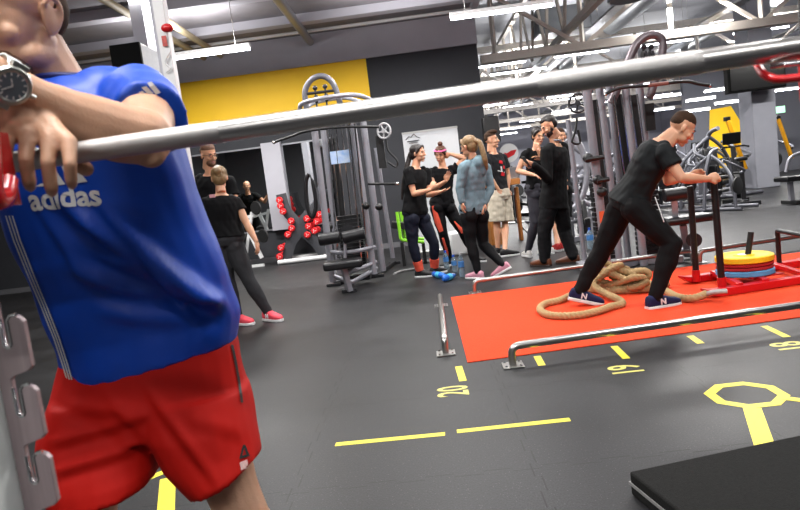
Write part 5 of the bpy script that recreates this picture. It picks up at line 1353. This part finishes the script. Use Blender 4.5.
# wooden desk with a laptop
m_wood = mat('orange_wood', 'b06f32', .5, noise=.2, scale=8, aniso=(1, 12, 12))
root = thing('wooden_desk', 'orange wooden desk behind the young man in shorts', 'desk', (1.55, 11.0, 0)); Y = 11.0
l_, r__ = P(484, 184), P(518, 181); zt_ = r__.z
B().box(((l_.x+r__.x)/2, Y, zt_), (r__.x-l_.x, .5, .10)).obj('desk_top', m_wood, root, bevel=.01)
B().box((l_.x+.09, Y, zt_/2-.05), (.18, .48, zt_-.10)).obj('side_panel', m_wood, root, bevel=.01)
B().box((r__.x-.03, Y+.1, zt_/2-.05), (.05, .2, zt_-.10)).obj('side_panel', m_wood, root, bevel=.01)
root = thing('laptop', 'open grey laptop on the wooden desk', 'laptop', (P(511, 178).x, Y, zt_+.05))
B().box((P(511, 178).x, Y, zt_+.062), (.24, .22, .018)).obj('keyboard_deck', m_steel, root, bevel=.003)
B().box((P(511, 178).x, Y-.12, zt_+.16), (.24, .012, .19), (.2, 0, 0)).obj('lid', mat('grey_laptop_lid', '8c8c90', .4, .3), root, bevel=.004)
# speaker on tripod
Y = 12.0
root = thing('speaker_on_stand', 'black loudspeaker on a tripod stand behind the young man', 'speaker', (P(500, 230).x, Y, 0))
q = P(491, 130); B().box(q, (.30, .25, .48)).obj('cabinet', m_black, root, bevel=.02)
b = B(); b.cyl((q.x, Y, .5), (q.x, Y, q.z-.2), .018, 10); b.obj('pole', m_black, root)
for k in range(3):
    a = k*2*pi/3+.2; B().cyl((q.x, Y, .62), (q.x+math.cos(a)*.5, Y+math.sin(a)*.5, .02), .013, 8).obj('leg', m_black, root)
# round sign with red mark
Y = 15.0
q = P(509, 153); root = thing('round_sign', 'round white sign with a red mark, on a thin pole in the hall', 'sign', (q.x, Y, 0))
B().lathe([(.01, 0), (.22, 0), (.22, .03), (.01, .03)], q, (0, 1, 0), 32).obj('disc', m_white, root)
B().prism([(-.18, -.08), (-.05, -.12), (.12, -.05), (.18, .06), (.05, .05), (-.05, .0), (-.1, .02)], q-V((0, .008, 0)), (1, 0, 0), (0, 0, 1), .006).obj('red_mark', m_red, root)
B().cyl((q.x, Y+.05, 0), (q.x, Y+.05, q.z+.1), .015, 8).obj('pole', m_steel, root); B().box((q.x, Y+.05, .01), (.4, .4, .02)).obj('foot_plate', m_steel, root)

# ---- water bottles
def bottle(px, py, lb, h=.23, r=.036, cap='2a5fd0', lay=False, tint='b8ccd8'):
    p = fl(px, py); t = thing('water_bottle', lb, 'bottle', p, 'plastic water bottles on the floor')
    B().lathe([(.01, 0), (r, .004), (r, h*.3), (r*.92, h*.35), (r, h*.42), (r, h*.68), (r*.75, h*.82), (.013, h*.9), (.013, h*.93), (.005, h*.93)], p, n=20).obj('body', mat('clear_blue_plastic_'+tint, tint, .08, trans=.75, noise=.02), t)
    B().lathe([(.004, h*.9), (.017, h*.9), (.017, h), (.004, h)], p, n=16).obj('cap', mat('cap_'+cap, cap, .4), t)
    B().lathe([(r+.001, h*.42), (r+.001, h*.66)], p, n=20).obj('label_band', mat('blue_label', '4a86c8', .5), t)
    return t
bottle(447, 269.5, 'blue-capped water bottle standing nearest the coral ankle cuffs', .26)
bottle(455, 272.5, 'blue-capped water bottle in the middle of the three on the floor')
t = bottle(462.5, 277, 'clear bottle with pale cap nearest the walking woman in teal', .30, .036, 'd0d4d8')
bottle(591, 249, 'big water bottle standing by the orange label of the tower', .30, .045)
for k, (a, c, lb) in enumerate((((433, 274), (446, 276), 'crumpled blue sports bottle lying nearest the black shoes'), ((443, 279), (455, 275), 'crumpled blue sports bottle lying before the standing bottles'))):
    p, q = fl(*a, .04), fl(*c, .04); t = thing('sports_bottle', lb, 'bottle', (p+q)/2, 'blue bottles lying on the floor')
    d_ = (q-p); B().tube([p+d_*x for x in (0, .1, .3, .5, .7, .85, 1)], [.02, .038, .034, .04, .036, .03, .015], 14).obj('body', mat('bright_blue_plastic', '2a6fd8', .2, coat=.4), t)
    B().tube([p+d_*.35, p+d_*.6], .041, 14).obj('label_band', mat('cyan_label', '48b8e0', .4), t)
    B().tube([q, q+d_.normalized()*.03], .018, 12).obj('cap', m_black, t)
pp_ = [fl(x, y, .018) for x, y in ((394, 274), (400, 271.5), (408, 270), (415, 268.5), (423, 262), (432, 262))]
tag(B().tube(smooth_path(pp_, 5), .016, 8).obj('skipping_rope', mat('black_white_rope', '2a2a2a', .7, noise=.9, scale=14, c2='c8c8c8')), 'black and white rope lying on the floor by the dark-haired woman', 'rope')
# ================================================ MAN LEANING ON THE BARBELL
root = thing('person', 'man in blue sports shirt and red shorts leaning on the barbell near the camera', 'person', (-.75, 1.42, 0))
SKF = mat('skin_forearm', 'c09478', .52, noise=.12, scale=26, sss=.08, bump=.3, bscale=220)
def A(*q): return at(*q)
def ringpx(Lp, Rp, Y, dep, dy=0):
    a, c = at(Lp[0], Lp[1], Y-dy), at(Rp[0], Rp[1], Y+dy); s = (c-a); w = s.length/2; s.normalize(); f = V((0, -1, 0)); f = (f-s*f.dot(s)).normalized()
    return ((a+c)/2, s, f, w, dep)
# head
l_ear = A(53, 19, 1.20); hf, hu = V((-.22, -.95, -.24)), V((.10, -.12, 1)); r_, f_, u_ = basis(hf, hu)
hc = l_ear+r_*.084+f_*.004+u_*.008
HS = .97
b = B(); add_head(b, hc, hf, hu, HS)
Rm = Matrix((r_, f_, u_)).transposed()
nk = A(60, 84, 1.29)
limb(b, [nk-V((0, 0, .05)), hc-u_*.055-f_*.025], [.068, .062])
# ear rim and jaw line
def HP(x, y, z): return hc+(r_*x+f_*y+u_*z)*HS
b.tube(smooth_path([HP(-.084, .010, .016), HP(-.090, -.004, .030), HP(-.092, -.022, .020), HP(-.090, -.024, -.004), HP(-.084, -.010, -.028), HP(-.080, .004, -.036)], 4), .0055, 8)
b.ell(HP(-.050, .010, -.070), (.022, .048, .024), Rm); b.ell(HP(-.052, -.005, -.050), (.018, .03, .03), Rm)
# torso under the shirt
S1, S2 = A(136, 99, 1.22), A(-22, 108, 1.22)
loft(b, [ringpx((75, 350), (222, 330), 1.42, .10), ringpx((45, 270), (205, 250), 1.36, .10), ringpx((22, 180), (175, 175), 1.28, .11), ringpx((10, 120), (150, 115), 1.25, .10), ringpx((45, 86), (96, 84), 1.27, .065)], 20, 2.2)
# his left arm: upper arm comes forward, forearm lies along the bar towards the watch
E1 = A(144, 137, .975)
limb(b, [S1, A(146, 114, 1.10), E1], [.056, .049, .043])
limb(b, [E1, A(120, 133, .945), A(95, 126, .915), A(60, 113, .875), A(28, 96, .835), A(6, 83, .81), A(-16, 72, .79)], [.044, .0450, .0435, .0370, .0282, .0255, .0275])
b.ell(A(150, 150, .97), (.026, .022, .028)); 
add_hand(b, A(-16, 73, .79), V((-.9, -.1, .15)), V((0, .4, -1)), 1, .4, 1.0)
# his right arm, from outside the frame, hand hung over the bar
E2 = A(-130, 170, 1.0)
limb(b, [S2, lerp(S2, E2, .5), E2], [.060, .054, .044]); limb(b, [E2, lerp(E2, A(0, 112, .845), .4), A(-4, 110, .85)], [.044, .045, .030])
limb(b, [A(-4, 110, .85), A(20, 122, .828)], [.030, .030])
for (x0, y0), (x1, y1), (x2, y2), r in (((7, 134), (5, 156), (8, 177), .0090), ((28, 136), (26, 160), (29, 181), .0094), ((49, 139), (48, 163), (51, 186), .0094), ((69, 143), (70, 164), (71, 179), .0086)):
    k = A(x0, y0, .812); limb(b, [A(12+(x0-12)*.55, 118, .835), k], [.0125, .0115]); limb(b, [k, A(x1, y1, .795), A(x2, y2, .806), A(x2+1, y2+6, .822)], [.0108, r, r*.97, r*.80], 12)
b.ell(A(34, 126, .828), (.038, .012, .016)); b.ell(A(20, 119, .835), (.030, .018, .020))
limb(b, [A(40, 132, .87), A(66, 156, .905), A(86, 169, .90)], [.017, .014, .0115], 10)
# legs
H1, K1, H2, K2 = A(190, 378, 1.44), A(244, 520, 1.33), A(105, 390, 1.44), A(86, 540, 1.33)
A1, A2 = V((K1.x+.05, K1.y+.22, .09)), V((K2.x-.02, K2.y+.22, .09))
for H, K, An in ((H1, K1, A1), (H2, K2, A2)):
    limb(b, [H, lerp(H, K, .45), lerp(H, K, .85), K, lerp(K, An, .3), lerp(K, An, .75), An, An-V((0, 0, .05))], [.085, .075, .058, .058, .062, .042, .038, .036], 18)
me = remesh(b, .0032, 7)
link_mesh('body', me, SKF, root)
head_parts(root, hc, hf, hu, HS, HAIRM, lips='7a3c34')
# short hair down to the ear
b = B(); E_ = lambda x, y, z, a, c, d: b.ell(HP(x, y, z), (a, c, d), Rm, 24, 16)
E_(0, -.026, .058, .0785, .094, .080); E_(0, -.052, .014, .072, .062, .070); E_(0, .020, .095, .058, .062, .040)
me = remesh(b, .005, 2); displace(me, folds(.002, 4, (.01, .02))); link_mesh('hair', me, HAIRM, root)
b = B(); b.tube(smooth_path([HP(-.072, .020, -.045), HP(-.060, .045, -.075), HP(-.034, .078, -.098), HP(0, .090, -.112), HP(.03, .078, -.1)], 5), [(.018, .006)]*21, 10)
# knuckle nails
for x, y in ((15.5, 178), (33, 182.5), (51, 187), (68, 181)):
    pass
b = B(); b.ell(HP(0, .050, -.083), (.050, .046, .036), Rm); b.ell(HP(0, .071, -.101), (.024, .021, .019), Rm)
me = remesh(b, .004, 2); link_mesh('stubble', me, mat('brown_stubble', '7a5644', .75, noise=.3, scale=300), root)
# ---- shirt
BLUE = mat('royal_blue_jersey', '0142b2', .5, noise=.07, scale=14, bump=.12, bscale=900)
b = B()
loft(b, [ringpx((72, 383), (236, 340), 1.42, .135), ringpx((62, 345), (238, 312), 1.41, .135), ringpx((42, 295), (228, 272), 1.37, .135), ringpx((21, 245), (208, 228), 1.33, .135), ringpx((2, 198), (193, 188), 1.30, .140), ringpx((-6, 155), (182, 150), 1.27, .140),
         ringpx((-8, 120), (170, 116), 1.26, .125), ringpx((5, 98), (150, 92), 1.26, .100), ringpx((34, 84), (112, 80), 1.27, .082)], 26, 2.3)
for S, E_, q in ((S1, E1, .50), (S2, E2, .5)):
    M_ = A(152, 119, 1.065) if S is S1 else lerp(S, E_, q)
    b.ell(lerp(S, nk, .35)-V((0, 0, .01)), (.075, .075, .062)); b.ell(S, (.068, .068, .062)); b.tube([S, lerp(S, M_, .5), M_], [.067, .066, .062], 18)
def vproj(co):
    d = co-np.array(CAM); z = d @ np.array(FWD); return 400+F0*(d @ np.array(RT))/z, 255-F0*(d @ np.array(UP))/z
def shirt_folds(co, no):
    x, y = vproj(co); d = np.zeros(len(co)); 
    # long folds swinging from the chest down to his left hip
    for cy, sl, cv, amp, w, x0, x1 in ((200, .78, .0009, .016, 11, 50, 260), (228, .66, .0012, .013, 10, 70, 260), (170, .95, .0006, .011, 9, 90, 240), (262, .50, .0016, .010, 9, 60, 250), (300, .34, .0016, .008, 9, 90, 250), (150, 1.25, .0, .009, 8, 130, 230), (240, 1.5, .0, .006, 8, 30, 110)):
        yc = cy+sl*(x-60)-cv*(x-60)**2; g = np.exp(-((y-yc)/w)**2)-.7*np.exp(-((y-yc-w*1.8)/(w*1.1))**2)
        m = np.clip((x-x0)/40, 0, 1)*np.clip((x1-25-x)/40, 0, 1)*np.clip((350-y)/50, 0, 1); d += 1.7*amp*g*m
    return d*np.clip(-no[:, 1]*1.6, 0, 1)
shirt = cloth(root, 'sports_shirt', b, BLUE, .0065, 4, .0025, 5, shirt_folds, (.08, .2))
# hem seam, collar and side stripes
W_ = mat('white_shirt_print', 'dcdcda', .6)
nzv = (RT.cross(UP))
def px_patch(target, polys_px, Y, material, name, lift=.0025):
    """marks printed on the cloth: outlines laid onto the garment's surface"""
    tw = Matrix.Translation(wloc(target)); me = target.data
    bv = BVHTree.FromPolygons([tw @ v.co for v in me.vertices], [tuple(p.vertices) for p in me.polygons]); out = B()
    for pl in polys_px:
        bm = bmesh.new(); bm.faces.new([bm.verts.new((x, y, 0)) for x, y in pl]); bmesh.ops.triangulate(bm, faces=bm.faces)
        for _ in range(2):
            bmesh.ops.subdivide_edges(bm, edges=[e for e in bm.edges if e.calc_length() > 2], cuts=1); bmesh.ops.triangulate(bm, faces=bm.faces)
        bm.verts.index_update(); ps = []
        for v in bm.verts:
            d = (at(v.co.x, v.co.y, 1.0)-CAM).normalized(); h = bv.ray_cast(CAM+d*.9, d, 3)
            ps.append(None if h[0] is None else h[0]+h[1]*lift*(1 if h[1].dot(d) < 0 else -1))
        out.add([p or CAM for p in ps], [tuple(v.index for v in f.verts) for f in bm.faces if all(ps[v.index] is not None for v in f.verts)]); bm.free()
    vs = sorted({i for f in out.f for i in f}); mp_ = {i: k for k, i in enumerate(vs)}
    me2 = bpy.data.meshes.new(name); me2.from_pydata([out.v[i] for i in vs], [], [tuple(mp_[i] for i in f) for f in out.f])
    return link_mesh(name, me2, material, root)
for k, off in enumerate((0, 4.2, 8.4)):
    path = [(9, 215), (17, 240), (30, 272), (44, 305), (57, 338), (65, 362), (70, 379)]
    w = 1.3
    pl_ = []
    for (x0, y0), (x1, y1) in zip(path[:-1], path[1:]): 
        pl_.append([(x0+off*(1-y0/900)-2.0, y0), (x0+off*(1-y0/900)+w-2.0, y0), (x1+off*(1-y1/900)+w-2.0, y1), (x1+off*(1-y1/900)-2.0, y1)])
    px_patch(shirt, pl_, 1.30, W_, 'side_stripe', .004)
ca, sa = math.cos(math.radians(4)), math.sin(math.radians(4))
o = A(60, 197, 1.15)
project_text(root, shirt, 'adidas', .056, o, RT*ca+UP*sa, UP*ca-RT*sa, W_, 'chest_lettering', .0016, 1.0, .003)
px_patch(shirt, [[(36, 186), (42, 183), (49, 183), (43, 186)], [(50, 186), (47, 172), (56, 169), (66, 184)], [(70, 184), (62, 166), (71, 161), (88, 181)]], 1.15, W_, 'chest_bars')
# slanted bars on the sleeve
px_patch(shirt, [[(138, 92), (142, 90.5), (145.5, 94), (141.5, 94.5)], [(141, 87.5), (145.5, 86), (153, 93.5), (148.5, 95)], [(147, 84), (151.5, 82.5), (160, 92.5), (155.5, 94.5)]], 1.15, W_, 'sleeve_bars', .004)
b = B(); nb = [ringpx((40, 84), (106, 80), 1.27, .078), ringpx((42, 81), (103, 77), 1.27, .074)]
c_, s_, f2, w_, d_ = nb[0]; b.tube([c_+s_*(w_*math.cos(k*pi/12))+f2*(d_*math.sin(k*pi/12)) for k in range(24)], .006, 8, True); b.obj('collar', mat('dark_navy_collar', '0a1a60', .6), root)
# ---- shorts
REDS = mat('red_shorts_cloth', 'b41208', .7, noise=.08, scale=14, bump=.1, bscale=700)
b = B()
loft(b, [ringpx((76, 330), (222, 315), 1.42, .115), ringpx((64, 372), (237, 345), 1.42, .13), ringpx((56, 405), (246, 388), 1.40, .135), ringpx((62, 432), (240, 420), 1.39, .12)], 24, 2.5)
loft(b, [ringpx((58, 395), (150, 395), 1.39, .115), ringpx((47, 430), (158, 432), 1.37, .125), ringpx((44, 455), (158, 452), 1.35, .125), ringpx((52, 482), (158, 464), 1.33, .12), ringpx((61, 503), (156, 477), 1.32, .118)], 24, 2.3)
loft(b, [ringpx((140, 392), (247, 385), 1.39, .12), ringpx((151, 430), (253, 415), 1.36, .125), ringpx((168, 462), (257, 436), 1.34, .115), ringpx((196, 491), (259, 455), 1.32, .11)], 24, 2.3)
def short_folds(co, no):
    x, y = vproj(co); d = np.zeros(len(co))
    for cx, cy, sl, amp, w, x0, x1 in ((60, 470, -.30, .008, 6, 45, 150), (60, 440, -.28, .007, 6, 45, 150), (60, 405, .1, .006, 7, 60, 150), (155, 400, 1.3, .007, 9, 140, 220), (110, 400, 1.0, .005, 8, 100, 160), (200, 420, .25, .003, 8, 180, 255)):
        yc = cy+sl*(x-cx); g = np.exp(-((y-yc)/w)**2)-.6*np.exp(-((y-yc-w*1.8)/w)**2); d += amp*g*np.clip((x-x0)/20, 0, 1)*np.clip((x1-x)/20, 0, 1)
    return d*np.clip(-no[:, 1]*1.6, 0, 1)
shorts = cloth(root, 'shorts', b, REDS, .0065, 3, .002, 6, short_folds, (.07, .18))
px_patch(shorts, [[(230, 345), (232.5, 345), (236, 362), (233.5, 362)], [(233.5, 362), (236, 362), (240, 384), (237.5, 384)], [(237.5, 384), (240, 384), (242.5, 403), (240, 403)]], 1.3, mat('black_zip', '120c0c', .6), 'zip')
px_patch(shorts, [[(238.5, 459), (242.2, 445), (244.2, 445), (241, 459)], [(242.6, 445), (244.6, 445), (249, 456), (246, 457)], [(241.5, 456), (246.5, 454.5), (247, 457), (241, 458.6)]], 1.25, MATS['black_zip'], 'black_emblem')
px_patch(shorts, [[(239, 463), (246.5, 459.5), (247.5, 467.5), (240.5, 470.5)]], 1.25, mat('pink_white_label', 'e0b8b4', .7, noise=.3, scale=200), 'hem_label')
for An, K in ((A1, K1), (A2, K2)): add_shoe(root, An, An+V((.03, -.22, -.09)), SHOEB, SOLEW, 1.08, lace=SOLEW)
# ---- steel watch
wc = A(0, 80, .805); wd = (A(-16, 73, .79)-A(28, 95, .835)).normalized()
t = thing('wrist_watch', 'chunky silver steel watch on the wrist above the hanging hand', 'watch', wc)
fv = (CAM-wc).normalized(); fv = (fv-wd*fv.dot(wd)).normalized(); sv = wd.cross(fv)
m_ws = mat('watch_steel', 'd4d6d0', .3, 1., noise=.1); nv_ = fv
b = B(); n_ = 22; rw = .0310
for k in range(n_):
    a = 2*pi*k/n_+.1
    if math.cos(a) > .8: continue
    c = wc+(fv*math.cos(a)+sv*math.sin(a))*rw; b.box(c, (.0185, .0082, .004), Matrix((wd, -fv*math.sin(a)+sv*math.cos(a), fv*math.cos(a)+sv*math.sin(a))).transposed())
b.obj('bracelet', m_ws, t, bevel=.001)
cc = wc+fv*(rw+.001); b = B(); b.lathe([(.012, -.002), (.0235, -.001), (.0245, .004), (.0225, .0075), (.0185, .008), (.0175, .0065), (.001, .0065)], cc, fv, 40)
for s in (-1, 1): b.box(cc+sv*s*.024, (.020, .012, .006), Matrix((wd, sv, fv)).transposed())
b.cyl(cc+wd*-.024+fv*.003, cc+wd*-.031+fv*.003, .003, 10); b.obj('case', m_ws, t, bevel=.0005)
B().lathe([(.0005, .0066), (.0172, .0066), (.0172, .0069), (.0005, .0069)], cc, fv, 40).obj('dial', mat('dark_blue_dial', '5a646c', .25), t)
for k in range(12):
    a = k*pi/6; B().box(cc+(sv*math.cos(a)+wd*math.sin(a))*.0148+fv*.0073, (.0035, .0012, .0006), Matrix((sv*math.cos(a)+wd*math.sin(a), wd*math.cos(a)-sv*math.sin(a), fv)).transposed()).obj('hour_mark', W_, t)
for a, L_ in ((.6, .009), (2.4, .013)):
    d_ = sv*math.cos(a)+wd*math.sin(a); B().beam(cc+fv*.0076, cc+fv*.0076+d_*L_, .0006, .0014, fv).obj('hand', W_, t)
